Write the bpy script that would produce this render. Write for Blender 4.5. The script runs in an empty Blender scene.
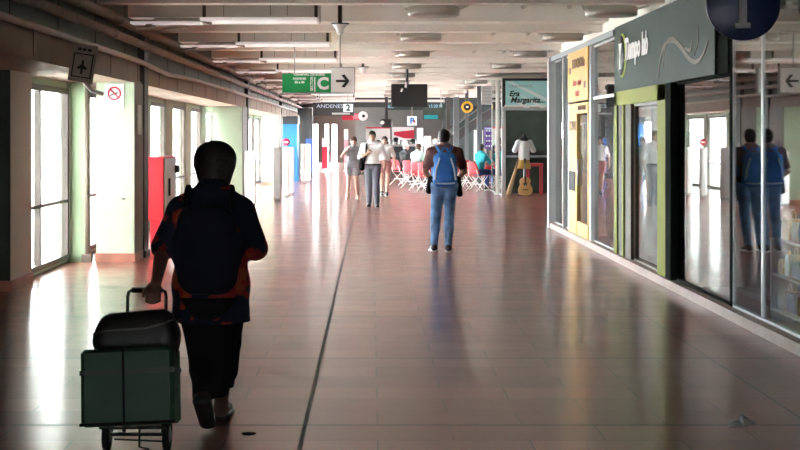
import bpy, math, random
import numpy as np
from mathutils import Vector, Matrix, Euler
random.seed(7)
S = bpy.context.scene
COL = S.collection
F, CX, CY, H = 1500.0, 372.0, 136.0, 1.6      # focal length, vanishing point, eye height
PI = math.pi

def at(px, Y): return (px - CX) * Y / F
def zt(py, Y): return H - (py - CY) * Y / F

# ------------------------------------------------------------------ materials
MATS = {}
def mat(name, col, rough=.6, metal=0, spec=.5, noise=0, scale=8, emit=None, es=1, bump=0, coat=0):
    m = bpy.data.materials.new(name); m.use_nodes = True
    nt = m.node_tree; b = nt.nodes['Principled BSDF']
    b.inputs['Base Color'].default_value = (*col, 1); b.inputs['Roughness'].default_value = rough
    b.inputs['Metallic'].default_value = metal; b.inputs['Specular IOR Level'].default_value = spec
    b.inputs['Coat Weight'].default_value = coat
    tc = nt.nodes.new('ShaderNodeTexCoord'); nz = nt.nodes.new('ShaderNodeTexNoise')
    nz.inputs['Scale'].default_value = scale; nz.inputs['Detail'].default_value = 4
    nt.links.new(tc.outputs['Object'], nz.inputs['Vector'])
    if noise:
        rp = nt.nodes.new('ShaderNodeValToRGB')
        rp.color_ramp.elements[0].position = .3; rp.color_ramp.elements[1].position = .7
        rp.color_ramp.elements[0].color = (*[c*(1-noise) for c in col], 1)
        rp.color_ramp.elements[1].color = (*[min(1, c*(1+noise)) for c in col], 1)
        nt.links.new(nz.outputs['Fac'], rp.inputs['Fac']); nt.links.new(rp.outputs['Color'], b.inputs['Base Color'])
    if bump:
        bp = nt.nodes.new('ShaderNodeBump'); bp.inputs['Strength'].default_value = bump; bp.inputs['Distance'].default_value = .02
        nt.links.new(nz.outputs['Fac'], bp.inputs['Height']); nt.links.new(bp.outputs['Normal'], b.inputs['Normal'])
    if emit:
        b.inputs['Emission Color'].default_value = (*emit, 1); b.inputs['Emission Strength'].default_value = es
    MATS[name] = m
    return m

def glass_mat(name, ior=1.5, tint=(1, 1, 1), rough=.0):
    m = bpy.data.materials.new(name); m.use_nodes = True; nt = m.node_tree; nt.nodes.clear()
    o = nt.nodes.new('ShaderNodeOutputMaterial'); mx = nt.nodes.new('ShaderNodeMixShader')
    fr = nt.nodes.new('ShaderNodeFresnel'); fr.inputs['IOR'].default_value = ior
    geo = nt.nodes.new('ShaderNodeNewGeometry')
    # same fresnel from both sides of the sheet
    io = nt.nodes.new('ShaderNodeMix'); io.data_type = 'FLOAT'
    io.inputs[2].default_value = ior; io.inputs[3].default_value = 1/ior
    nt.links.new(geo.outputs['Backfacing'], io.inputs[0]); 
    inv = nt.nodes.new('ShaderNodeMath'); inv.operation = 'MULTIPLY'; inv.inputs[1].default_value = 1
    nt.links.new(io.outputs[0], inv.inputs[0]); nt.links.new(inv.outputs[0], fr.inputs['IOR'])
    t = nt.nodes.new('ShaderNodeBsdfTransparent'); t.inputs[0].default_value = (*tint, 1)
    g = nt.nodes.new('ShaderNodeBsdfGlossy'); g.inputs['Roughness'].default_value = rough
    nt.links.new(fr.outputs[0], mx.inputs[0]); nt.links.new(t.outputs[0], mx.inputs[1]); nt.links.new(g.outputs[0], mx.inputs[2])
    nt.links.new(mx.outputs[0], o.inputs[0])
    MATS[name] = m; return m

def floor_mat():
    m = bpy.data.materials.new('floor_tile'); m.use_nodes = True; nt = m.node_tree
    N, L = nt.nodes, nt.links
    b = N['Principled BSDF']
    tc = N.new('ShaderNodeTexCoord'); mp = N.new('ShaderNodeMapping'); mp.inputs['Location'].default_value = (.37, -8.3, 0)
    L.new(tc.outputs['Object'], mp.inputs['Vector'])
    def brick(w, h, off, mort):
        t = N.new('ShaderNodeTexBrick'); t.inputs['Scale'].default_value = 1
        t.inputs['Brick Width'].default_value = w; t.inputs['Row Height'].default_value = h
        t.inputs['Mortar Size'].default_value = mort; t.inputs['Mortar Smooth'].default_value = .3
        t.offset = off; L.new(mp.outputs['Vector'], t.inputs['Vector']); return t
    t1 = brick(.8, .417, .5, .007)
    t1.inputs['Color1'].default_value = (.22, .058, .04, 1); t1.inputs['Color2'].default_value = (.30, .09, .066, 1)
    t1.inputs['Mortar'].default_value = (.14, .045, .034, 1); t1.inputs['Bias'].default_value = -.1
    ta = brick(2.8, 900, 0, .006); tb = brick(900, 2.5, 0, .016)
    class _T: pass
    t2 = _T(); mxm = N.new('ShaderNodeMath'); mxm.operation = 'MAXIMUM'
    L.new(ta.outputs['Fac'], mxm.inputs[0]); L.new(tb.outputs['Fac'], mxm.inputs[1]); t2.outputs = {'Fac': mxm.outputs[0]}
    nz = N.new('ShaderNodeTexNoise'); nz.inputs['Scale'].default_value = .9; nz.inputs['Detail'].default_value = 6
    L.new(mp.outputs['Vector'], nz.inputs['Vector'])
    mr = N.new('ShaderNodeMapRange'); mr.inputs['To Min'].default_value = .8; mr.inputs['To Max'].default_value = 1.2
    L.new(nz.outputs['Fac'], mr.inputs['Value'])
    mu = N.new('ShaderNodeMix'); mu.data_type = 'RGBA'; mu.blend_type = 'MULTIPLY'; mu.inputs[0].default_value = 1
    L.new(t1.outputs['Color'], mu.inputs[6]); L.new(mr.outputs['Result'], mu.inputs[7])
    mx = N.new('ShaderNodeMix'); mx.data_type = 'RGBA'; mx.inputs[7].default_value = (.045, .03, .025, 1)
    L.new(t2.outputs['Fac'], mx.inputs[0]); L.new(mu.outputs[2], mx.inputs[6]); L.new(mx.outputs[2], b.inputs['Base Color'])
    n2 = N.new('ShaderNodeTexNoise'); n2.inputs['Scale'].default_value = 3.5; n2.inputs['Detail'].default_value = 8
    L.new(mp.outputs['Vector'], n2.inputs['Vector'])
    rr = N.new('ShaderNodeMapRange'); rr.inputs['From Min'].default_value = .3; rr.inputs['From Max'].default_value = .7
    rr.inputs['To Min'].default_value = .12; rr.inputs['To Max'].default_value = .22
    L.new(n2.outputs['Fac'], rr.inputs['Value']); L.new(rr.outputs['Result'], b.inputs['Coat Roughness']); b.inputs['Coat Weight'].default_value = .8; b.inputs['Roughness'].default_value = .4
    b.inputs['Specular IOR Level'].default_value = .62
    ad = N.new('ShaderNodeMath'); ad.operation = 'ADD'; L.new(t1.outputs['Fac'], ad.inputs[0]); L.new(t2.outputs['Fac'], ad.inputs[1])
    bp = N.new('ShaderNodeBump'); bp.invert = True; bp.inputs['Strength'].default_value = .25; bp.inputs['Distance'].default_value = .004
    L.new(ad.outputs[0], bp.inputs['Height']); L.new(bp.outputs['Normal'], b.inputs['Normal'])
    cw = N.new('ShaderNodeMapRange'); cw.inputs['To Min'].default_value = .75; cw.inputs['To Max'].default_value = 0
    L.new(t2.outputs['Fac'], cw.inputs['Value']); L.new(cw.outputs['Result'], b.inputs['Coat Weight'])
    sp = N.new('ShaderNodeMapRange'); sp.inputs['To Min'].default_value = .38; sp.inputs['To Max'].default_value = .05
    L.new(t2.outputs['Fac'], sp.inputs['Value']); L.new(sp.outputs['Result'], b.inputs['Specular IOR Level'])
    MATS['floor'] = m; return m

def blotch_mat(name, base, spots, thr=.56, scale=9, rough=.85):
    m = bpy.data.materials.new(name); m.use_nodes = True; nt = m.node_tree; b = nt.nodes['Principled BSDF']
    tc = nt.nodes.new('ShaderNodeTexCoord'); nz = nt.nodes.new('ShaderNodeTexNoise'); nz.inputs['Scale'].default_value = scale
    nz.inputs['Detail'].default_value = 2
    rp = nt.nodes.new('ShaderNodeValToRGB'); cr = rp.color_ramp; cr.interpolation = 'CONSTANT'
    cr.elements[0].color = (*base, 1); cr.elements[1].position = thr; cr.elements[1].color = (*spots[0], 1)
    for i, s in enumerate(spots[1:]):
        e = cr.elements.new(min(.99, thr + .06*(i+1))); e.color = (*s, 1)
    nt.links.new(tc.outputs['Object'], nz.inputs['Vector']); nt.links.new(nz.outputs['Fac'], rp.inputs['Fac'])
    nt.links.new(rp.outputs['Color'], b.inputs['Base Color']); b.inputs['Roughness'].default_value = rough
    b.inputs['Specular IOR Level'].default_value = .2
    MATS[name] = m; return m

# ------------------------------------------------------------------ mesh building
class MB:
    def __init__(s): s.v = []; s.f = []; s.mi = []; s.sm = []
    def add(s, vs, fs, mi=0, smooth=False):
        o = len(s.v); s.v += [tuple(p) for p in vs]
        for f in fs: s.f.append([o+i for i in f]); s.mi.append(mi); s.sm.append(smooth)
        return s
    def box(s, x0, x1, y0, y1, z0, z1, mi=0, M=None, bev=0):
        x0, x1 = sorted((x0, x1)); y0, y1 = sorted((y0, y1)); z0, z1 = sorted((z0, z1))
        if bev:
            b = min(bev, (x1-x0)/2.2, (y1-y0)/2.2, (z1-z0)/2.2)
            # chamfered box: three rings of 4 per axis pair
            vs = []; idx = {}
            for sx in (0, 1):
                for sy in (0, 1):
                    for sz in (0, 1):
                        X, Y, Z = (x0, x1)[sx], (y0, y1)[sy], (z0, z1)[sz]
                        dx, dy, dz = (b, -b)[sx], (b, -b)[sy], (b, -b)[sz]
                        idx[sx, sy, sz] = len(vs)
                        vs += [(X, Y+dy, Z+dz), (X+dx, Y, Z+dz), (X+dx, Y+dy, Z)]
            g = lambda a, bb, c, k: idx[a, bb, c] + k
            fs = [[g(0,0,0,0), g(0,0,1,0), g(0,1,1,0), g(0,1,0,0)], [g(1,0,0,0), g(1,1,0,0), g(1,1,1,0), g(1,0,1,0)],
                  [g(0,0,0,1), g(1,0,0,1), g(1,0,1,1), g(0,0,1,1)], [g(0,1,0,1), g(0,1,1,1), g(1,1,1,1), g(1,1,0,1)],
                  [g(0,0,0,2), g(0,1,0,2), g(1,1,0,2), g(1,0,0,2)], [g(0,0,1,2), g(1,0,1,2), g(1,1,1,2), g(0,1,1,2)]]
            for a in (0, 1):
                for c in (0, 1):
                    fs.append([g(a,c,0,0), g(a,c,1,0), g(a,c,1,1), g(a,c,0,1)])
                    fs.append([g(a,0,c,0), g(a,1,c,0), g(a,1,c,2), g(a,0,c,2)])
                    fs.append([g(0,a,c,1), g(1,a,c,1), g(1,a,c,2), g(0,a,c,2)])
                    for d in (0, 1): fs.append([g(a,c,d,0), g(a,c,d,1), g(a,c,d,2)])
        else:
            vs = [(x0,y0,z0),(x1,y0,z0),(x1,y1,z0),(x0,y1,z0),(x0,y0,z1),(x1,y0,z1),(x1,y1,z1),(x0,y1,z1)]
            fs = [(0,3,2,1),(4,5,6,7),(0,1,5,4),(1,2,6,5),(2,3,7,6),(3,0,4,7)]
        if M is not None: vs = [tuple(M @ Vector(p)) for p in vs]
        return s.add(vs, fs, mi)
    def tube(s, pts, r, n=8, mi=0, caps=True, closed=False):
        pts = [Vector(p) for p in pts]; k = len(pts); rs = r if isinstance(r, (list, tuple)) else [r]*k
        vs = []; up = None
        for i, p in enumerate(pts):
            if closed: d = (pts[(i+1) % k] - pts[i-1]).normalized()
            else: d = (pts[min(i+1, k-1)] - pts[max(i-1, 0)]).normalized()
            if up is None:
                up = Vector((0, 0, 1)) if abs(d.z) < .9 else Vector((1, 0, 0))
            a = d.cross(up).normalized(); up = a.cross(d).normalized()
            for j in range(n):
                t = 2*PI*j/n; vs.append(p + (a*math.cos(t) + up*math.sin(t))*rs[i])
        fs = []
        for i in range(k if closed else k-1):
            for j in range(n):
                q = (i+1) % k
                fs.append((i*n+j, i*n+(j+1) % n, q*n+(j+1) % n, q*n+j))
        if caps and not closed:
            fs.append(tuple(range(n-1, -1, -1))); fs.append(tuple((k-1)*n+j for j in range(n)))
        return s.add(vs, fs, mi, n > 6)
    def lathe(s, prof, c=(0, 0, 0), n=24, mi=0, axis='z', smooth=True):
        vs = []; k = len(prof)
        for r, h in prof:
            for j in range(n):
                t = 2*PI*j/n; a, b = r*math.cos(t), r*math.sin(t)
                p = {'z': (a, b, h), 'x': (h, a, b), 'y': (b, h, a)}[axis]
                vs.append((p[0]+c[0], p[1]+c[1], p[2]+c[2]))
        fs = [(i*n+j, i*n+(j+1) % n, (i+1)*n+(j+1) % n, (i+1)*n+j) for i in range(k-1) for j in range(n)]
        fs += [tuple(range(n-1, -1, -1)), tuple((k-1)*n+j for j in range(n))]
        return s.add(vs, fs, mi, smooth)
    def prism(s, poly, d0, d1, plane='xz', mi=0, M=None):
        n = len(poly)
        mk = {'xz': lambda a, b, d: (a, d, b), 'yz': lambda a, b, d: (d, a, b), 'xy': lambda a, b, d: (a, b, d)}[plane]
        vs = [mk(a, b, d0) for a, b in poly] + [mk(a, b, d1) for a, b in poly]
        if M is not None: vs = [tuple(M @ Vector(p)) for p in vs]
        fs = [tuple(range(n)), tuple(range(2*n-1, n-1, -1))] + [(i, n+i, n+(i+1) % n, (i+1) % n) for i in range(n)]
        return s.add(vs, fs, mi)
    def build(s, name, m, parent=None, world=True, auto=True):
        ms = m if isinstance(m, (list, tuple)) else [m]
        me = bpy.data.meshes.new(name)
        V = np.array(s.v, float)
        off = np.zeros(3)
        if parent is not None and world:
            r = parent
            while r.parent: r = r.parent
            off = np.array(r.location)
        if parent is None and auto:
            lo, hi = V.min(0), V.max(0); off = np.array([(lo[0]+hi[0])/2, (lo[1]+hi[1])/2, lo[2]])
        me.from_pydata((V-off).tolist(), [], s.f)
        for x in ms: me.materials.append(MATS[x] if isinstance(x, str) else x)
        me.polygons.foreach_set('material_index', s.mi); me.polygons.foreach_set('use_smooth', s.sm)
        import bmesh
        b = bmesh.new(); b.from_mesh(me); bmesh.ops.recalc_face_normals(b, faces=b.faces); b.to_mesh(me); b.free()
        o = bpy.data.objects.new(name, me); COL.objects.link(o)
        if parent is not None: o.parent = parent
        else: o.location = off
        return o

def empty(name, loc, label=None, cat=None, group=None, kind=None):
    o = bpy.data.objects.new(name, None); COL.objects.link(o); o.location = loc; o.empty_display_size = .1
    return tag(o, label, cat, group, kind)
def tag(o, label=None, cat=None, group=None, kind=None):
    if label: o['label'] = label
    if cat: o['category'] = cat
    if group: o['group'] = group
    if kind: o['kind'] = kind
    return o
def struct(o, label=None): return tag(o, label, None, None, 'structure')
def copy_tree(o, parent=None):
    c = o.copy(); COL.objects.link(c); c.parent = parent
    for ch in list(o.children): copy_tree(ch, c)
    return c

def text(name, body, size, m, parent, loc, rot, ext=.002, align='CENTER', sx=1, fit=None, shear=0, world=True, bold=0, cut=None):
    cu = bpy.data.curves.new(name, 'FONT'); cu.body = body; cu.size = size; cu.extrude = ext; cu.align_x = align; cu.align_y = 'CENTER'
    cu.shear = shear; cu.offset = bold
    cu.resolution_u = 3
    t = bpy.data.objects.new(name, cu); COL.objects.link(t)
    bpy.context.view_layer.update()
    me = bpy.data.meshes.new_from_object(t.evaluated_get(bpy.context.evaluated_depsgraph_get()))
    bpy.data.objects.remove(t); me.name = name
    if fit: sx = fit/max(1e-6, max(v.co.x for v in me.vertices)-min(v.co.x for v in me.vertices))
    off = Vector((0, 0, 0))
    if world:
        r = parent
        while r.parent: r = r.parent
        off = r.location
    R = Euler(rot).to_matrix().to_4x4()
    me.transform(Matrix.Translation(Vector(loc) - off) @ R @ Matrix.Diagonal((sx, 1, 1, 1)))
    me.materials.clear(); me.materials.append(MATS[m])
    o = bpy.data.objects.new(name, me); COL.objects.link(o); o.parent = parent
    return o
FACE_CAM = (PI/2, 0, 0)            # text readable when looking along +Y
FACE_LEFT = (PI/2, 0, -PI/2)       # on the right wall, readable from the corridor

# ------------------------------------------------------------------ smooth solid figures
def V3(p): return np.array(p, float)
def snet(D, org, h):
    ins = D < 0
    c = np.zeros(tuple(n-1 for n in D.shape), np.int8)
    offs = [(i, j, k) for i in (0, 1) for j in (0, 1) for k in (0, 1)]
    sl = lambda i, n: slice(i, n-1+i)
    for i, j, k in offs: c += ins[sl(i, D.shape[0]), sl(j, D.shape[1]), sl(k, D.shape[2])]
    act = (c > 0) & (c < 8)
    ii, jj, kk = np.nonzero(act)
    idx = -np.ones(act.shape, np.int64); idx[ii, jj, kk] = np.arange(len(ii))
    vals = {o: D[ii+o[0], jj+o[1], kk+o[2]] for o in offs}
    acc = np.zeros((len(ii), 3)); cnt = np.zeros(len(ii))
    for a in offs:
        for ax in range(3):
            if a[ax]: continue
            b = list(a); b[ax] = 1; b = tuple(b)
            va, vb = vals[a], vals[b]; cr = (va < 0) != (vb < 0)
            t = np.where(cr, va/np.where(va == vb, 1, va-vb), 0)
            p = np.tile(np.array(a, float), (len(ii), 1)); p[:, ax] += t
            acc[cr] += p[cr]; cnt += cr
    P = (np.stack([ii, jj, kk], 1) + acc/cnt[:, None])*h + org
    faces = []
    for ax in range(3):
        u, v = [(1, 2), (2, 0), (0, 1)][ax]
        sA = [slice(None)]*3; sA[ax] = slice(0, -1); sB = [slice(None)]*3; sB[ax] = slice(1, None)
        cr = ins[tuple(sA)] != ins[tuple(sB)]
        w = np.argwhere(cr)
        good = (w[:, u] > 0) & (w[:, v] > 0) & (w[:, u] < act.shape[u]) & (w[:, v] < act.shape[v]); w = w[good]
        eu = np.zeros(3, int); eu[u] = 1; ev = np.zeros(3, int); ev[v] = 1
        q = [idx[tuple((w-d).T)] for d in (eu*0, eu, eu+ev, ev)]
        q = np.stack(q, 1); fl = ins[tuple(w.T)]
        q[~fl] = q[~fl][:, ::-1]
        faces.append(q)
    return P, np.concatenate(faces)

def cap(a, b, ra, rb=None, s=(1, 1, 1)): return (V3(a), V3(b), ra, ra if rb is None else rb, V3(s))
def ell(c, r): r = V3(r); return (V3(c), V3(c), r.max(), r.max(), r/r.max())

def solid(prims, h=.009, k=.03, cuts=(), subs=(), grow=0.0):
    """smooth union of tapered capsules; cuts: (point, normal) keep the side the normal points to"""
    lo = np.min([np.minimum(a-(ra+grow)*s*1.05, b-(rb+grow)*s*1.05) for a, b, ra, rb, s in prims], 0) - .03
    hi = np.max([np.maximum(a+(ra+grow)*s*1.05, b+(rb+grow)*s*1.05) for a, b, ra, rb, s in prims], 0) + .03
    n = np.ceil((hi-lo)/h).astype(int) + 2
    D = np.full(n, 1.0)
    ax = [lo[i] + np.arange(n[i])*h for i in range(3)]
    def ev(pr, sl):
        a, b, ra, rb, s = pr
        X = (ax[0][sl[0]]/s[0])[:, None, None]; Y = (ax[1][sl[1]]/s[1])[None, :, None]; Z = (ax[2][sl[2]]/s[2])[None, None, :]
        A, B = a/s, b/s; d = B-A; L = d@d
        if L < 1e-9: return (np.sqrt((X-A[0])**2+(Y-A[1])**2+(Z-A[2])**2)-ra)*s.min() - grow
        t = np.clip(((X-A[0])*d[0]+(Y-A[1])*d[1]+(Z-A[2])*d[2])/L, 0, 1)
        q = np.sqrt((X-A[0]-t*d[0])**2+(Y-A[1]-t*d[1])**2+(Z-A[2]-t*d[2])**2)
        return (q-(ra+(rb-ra)*t))*s.min() - grow
    for pr in prims:
        a, b, ra, rb, s = pr; m = k+grow+.03
        l = np.minimum(a-ra*s, b-rb*s)-m; u = np.maximum(a+ra*s, b+rb*s)+m
        sl = [slice(max(0, int((l[i]-lo[i])/h)), min(n[i], int((u[i]-lo[i])/h)+2)) for i in range(3)]
        e = ev(pr, sl); o = D[tuple(sl)]
        g = np.clip(.5+.5*(o-e)/k, 0, 1)
        D[tuple(sl)] = o*(1-g)+e*g - k*g*(1-g)
    full = [slice(None)]*3
    for pr in subs: D = np.maximum(D, -ev(pr, full) - 2*grow)
    for p, nr in cuts:
        nr = V3(nr)/np.linalg.norm(nr)
        D = np.maximum(D, -((ax[0]-p[0])*nr[0])[:, None, None]-((ax[1]-p[1])*nr[1])[None, :, None]-((ax[2]-p[2])*nr[2])[None, None, :])
    D[0], D[-1] = 1, 1; D[:, 0] = 1; D[:, -1] = 1; D[:, :, 0] = 1; D[:, :, -1] = 1
    return snet(D, lo, h)

def solid_obj(name, m, parent, prims, **kw):
    P, Q = solid(prims, **kw)
    me = bpy.data.meshes.new(name); me.from_pydata(P.tolist(), [], Q.tolist())
    me.materials.append(MATS[m] if isinstance(m, str) else m)
    me.polygons.foreach_set('use_smooth', [True]*len(Q))
    o = bpy.data.objects.new(name, me); COL.objects.link(o); o.parent = parent
    return o

def lerp(a, b, t): return V3(a)*(1-t)+V3(b)*t
def hand_prims(w, d, n, side, curl=.5, sc=1.0):
    """palm, four unequal bent fingers and a thumb; d = pointing direction, n = palm normal, side = +1/-1 thumb side along d x n"""
    d = V3(d)/np.linalg.norm(d); n = V3(n); n = n-d*(n@d); n /= np.linalg.norm(n); s = np.cross(d, n)*side
    w = V3(w); P = []
    kn = w+d*.085*sc
    P.append(cap(w+d*.01, w+d*.05*sc+s*.012*sc, .022*sc, .024*sc)); P.append(cap(w+d*.045*sc-s*.018*sc, w+d*.045*sc+s*.018*sc, .02*sc))
    P.append(cap(kn-s*.027*sc, kn+s*.025*sc, .0135*sc))
    for i, (o, L) in enumerate(((.03, .072), (.010, .080), (-.010, .075), (-.03, .058))):
        b = kn+s*o*sc; a1 = curl*.9; a2 = curl*2.1
        d1 = d*math.cos(a1)+n*math.sin(a1); d2 = d*math.cos(a2)+n*math.sin(a2)
        j = b+d1*L*.55*sc; e = j+d2*L*.5*sc
        P += [cap(b, j, .0095*sc, .0088*sc), cap(j, e, .0088*sc, .0075*sc)]
    tb = w+d*.03*sc+s*.025*sc; tj = tb+(d*.55+s*.7+n*.35)*.042*sc; te = tj+(d*.85+s*.1+n*.5)*.032*sc
    P += [cap(tb, tj, .013*sc, .0105*sc), cap(tj, te, .0105*sc, .0085*sc)]
    return P

def head_prims(c, yaw=0, pitch=0, sc=1.0):
    R = np.array(Euler((pitch, 0, yaw)).to_matrix()); c = V3(c); f = lambda x, y, z: c+R@(V3((x, y, z))*sc)
    P = [ell(c+R@V3((0, -.012, .03))*sc, V3((.074, .092, .088))*sc), ell(f(0, .022, -.045), V3((.056, .066, .065))*sc), ell(f(0, .045, -.085), V3((.034, .038, .026))*sc),
         cap(f(0, .082, .012), f(0, .108, -.028), .008*sc, .014*sc),
         ell(f(.076, -.005, -.01), V3((.012, .02, .032))*sc), ell(f(-.076, -.005, -.01), V3((.012, .02, .032))*sc),
         cap(f(-.03, .076, .018), f(.03, .076, .018), .011*sc)]
    return P, f

class Person:
    """standing, walking or seated figure facing +Y in its own frame"""
    def __init__(s, name, loc, rotz, label, J, skin, h=.009, build=1.0, group=None, yaw=0, pitch=0, hs=1.0):
        s.J = {k: V3(v) for k, v in J.items()}; J = s.J; s.h = h; s.b = build
        s.root = empty(name, loc, label, 'person', group); s.root.rotation_euler = (0, 0, rotz)
        b = build
        hp, s.hf = head_prims(J['head'], yaw, pitch, hs); s.yaw = yaw
        s.torso = [cap(J['hipL'], J['hipR'], .095*b, None, (1, .9, 1)), cap(lerp(J['hipL'], J['hipR'], .5), J['chest'], .125*b, .13*b, (1.05, .72, 1)),
                   cap(lerp(J['chest'], J['shL'], .55), lerp(J['chest'], J['shR'], .55), .115*b, None, (1, .8, 1)),
                   cap(J['shL'], J['shR'], .056*b, None, (1, 1, 1)), cap(lerp(J['shL'], J['neck'], .3), J['neck'], .045*b, .055*b), cap(lerp(J['shR'], J['neck'], .3), J['neck'], .045*b, .055*b)]
        s.neck = [cap(J['neck'], lerp(J['neck'], J['head'], .7), .054, .05)]
        s.arm = {}; s.fore = {}; s.leg = {}
        for L in 'LR':
            s.arm[L] = [cap(J['sh'+L], J['el'+L], .054*b, .042*b)]
            s.fore[L] = [cap(J['el'+L], J['wr'+L], .041*b, .028)]
            a, kn, an = J['hip'+L], J['kn'+L], J['an'+L]
            s.leg[L] = [cap(a, kn, .088*b, .056*b), cap(kn, an, .054*b, .038), cap(lerp(kn, an, .05), lerp(kn, an, .45)+V3((0, -.012, 0)), .05*b, .056*b)]
        s.foot = {L: [cap(J['an'+L]+V3((0, -.02, -.03)), J['toe'+L], .036, .026, (1.1, 1, 1))] for L in 'LR'}
        s.head = hp
        s.skin = skin
    def body(s, hands=None):
        P = s.torso+s.neck+s.head
        for L in 'LR':
            P = P+s.arm[L]+s.fore[L]+s.leg[L]+s.foot[L]
        k1 = solid
        hands = hands or {}
        for L in 'LR':
            J = s.J; d = J['wr'+L]-J['el'+L]
            dd, n, cu = hands.get(L, (d, (1 if L == 'L' else -1, .15, 0), .45))
            side = 1
            # thumb goes to the body's front
            dv = V3(dd); nn = V3(n); sv = np.cross(dv/np.linalg.norm(dv), nn)
            if sv[1] < 0: side = -1
            P = P+[('H', p) for p in hand_prims(J['wr'+L], dd, n, side, cu)]
        P = [p[1] if p[0] is not None and isinstance(p[0], str) else p for p in P]
        o = solid_obj('body', s.skin, s.root, P, h=s.h, k=.016)
        s.bodyo = o
        e = MB()
        for x in (-.03, .03): e.lathe([(.001, -.011), (.009, -.006), (.0105, 0), (.009, .006), (.001, .011)], tuple(s.hf(x, .078, .004)), 10)
        e.build('eyes', 'eye_dark', s.root, world=False)
        m = MB(); m.tube([s.hf(-.022, .082, -.06), s.hf(0, .09, -.06), s.hf(.022, .082, -.06)], .006, 6); m.build('mouth', 'lip', s.root, world=False)
        m = MB()
        for q in (-1, 1): m.tube([s.hf(.046*q, .074, .026), s.hf(.03*q, .084, .033), s.hf(.014*q, .086, .03)], .005, 6)
        m.build('eyebrows', 'hair_dark', s.root, world=False)
        return s
    def hair(s, m='hair_dark', style='short'):
        f = s.hf; c = f(0, -.018, .038)
        if style == 'short':
            P = [ell(c, (.083, .1, .094)), ell(f(0, -.05, -.01), (.072, .062, .08))]
            cuts = []; subs = [ell(f(0, .075, -.035), (.09, .085, .085))]
        elif style == 'bob':
            P = [ell(f(0, -.018, .03), (.117, .115, .102)), cap(f(-.06, -.035, -.01), f(-.05, -.03, -.1), .052, .035), cap(f(.06, -.035, -.01), f(.05, -.03, -.1), .052, .035),
                 cap(f(0, -.06, .02), f(0, -.06, -.1), .07, .05)]
            cuts = []; subs = [ell(f(0, .09, -.05), (.075, .09, .11))]
        elif style == 'up':
            P = [ell(c, (.086, .102, .096)), ell(f(0, -.07, .02), (.06, .05, .06)), ell(f(0, -.1, .07), (.045, .045, .045))]
            cuts = []; subs = [ell(f(0, .08, -.04), (.09, .085, .085))]
        else:
            P = [ell(c, (.09, .104, .096)), cap(f(0, -.05, 0), f(0, -.075, -.2), .075, .05), cap(f(-.06, -.04, -.02), f(-.07, -.05, -.16), .035), cap(f(.06, -.04, -.02), f(.07, -.05, -.16), .035)]
            cuts = []; subs = [ell(f(0, .085, -.05), (.082, .085, .11))]
        solid_obj('hair', m, s.root, P, h=.007, k=.02, subs=subs); return s
    def shirt(s, m, hem, sleeve=.55, name='shirt', grow=.013, neckcut=True, extra=(), longs=False):
        P = list(s.torso)
        for L in 'LR':
            J = s.J
            if sleeve > 0: P.append(cap(J['sh'+L], lerp(J['sh'+L], J['el'+L], min(1, sleeve)), .056*s.b, .056*s.b-.008*min(1, sleeve)))
            if sleeve > 1: P.append(cap(J['el'+L], lerp(J['el'+L], J['wr'+L], sleeve-1), .045*s.b, .036))
        P += list(extra)
        cuts = [((0, 0, hem), (0, 0, 1))]
        subs = [cap(s.J['neck']+V3((0, .012, .035)), s.J['head'], .055, .075)] if neckcut else []
        return solid_obj(name, m, s.root, P, h=s.h, k=.025, grow=grow, cuts=cuts, subs=subs)
    def trousers(s, m, hem, top, name='trousers', grow=.014, extra=()):
        P = s.torso[:1] + [cap(lerp(s.J['hipL'], s.J['hipR'], .5), lerp(lerp(s.J['hipL'], s.J['hipR'], .5), s.J['chest'], .5), .12*s.b, .12*s.b, (1.05, .74, 1))]
        for L in 'LR': P += s.leg[L]
        P += list(extra)
        cuts = [((0, 0, top), (0, 0, -1))]
        if hem > 0: cuts.append(((0, 0, hem), (0, 0, 1)))
        return solid_obj(name, m, s.root, P, h=s.h, k=.02, grow=grow, cuts=cuts)
    def shoes(s, m, sole='sole_white'):
        for L in 'LR':
            a, t = s.J['an'+L], s.J['toe'+L]
            d = t-a
            heel = a+V3((0, -.035, -.035)) if abs(d[2]) < .13 else a+V3((0, -.03, .0))
            o = solid_obj('shoe', m, s.root, [cap(heel, t, .042, .034, (1.05, 1, 1)), cap(a+V3((0, 0, .005)), heel, .044, .04)], h=.007, k=.02)
            dn = V3((0, 0, -.03)) if abs(d[2]) < .13 else V3((0, -.03, -.008))
            solid_obj('sole', sole, o, [cap(heel+dn, t+dn*.8, .03, .026, (1.75, 1, 1))], h=.007, k=.01, cuts=[((0, 0, .001), (0, 0, 1))])
        return s

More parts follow.
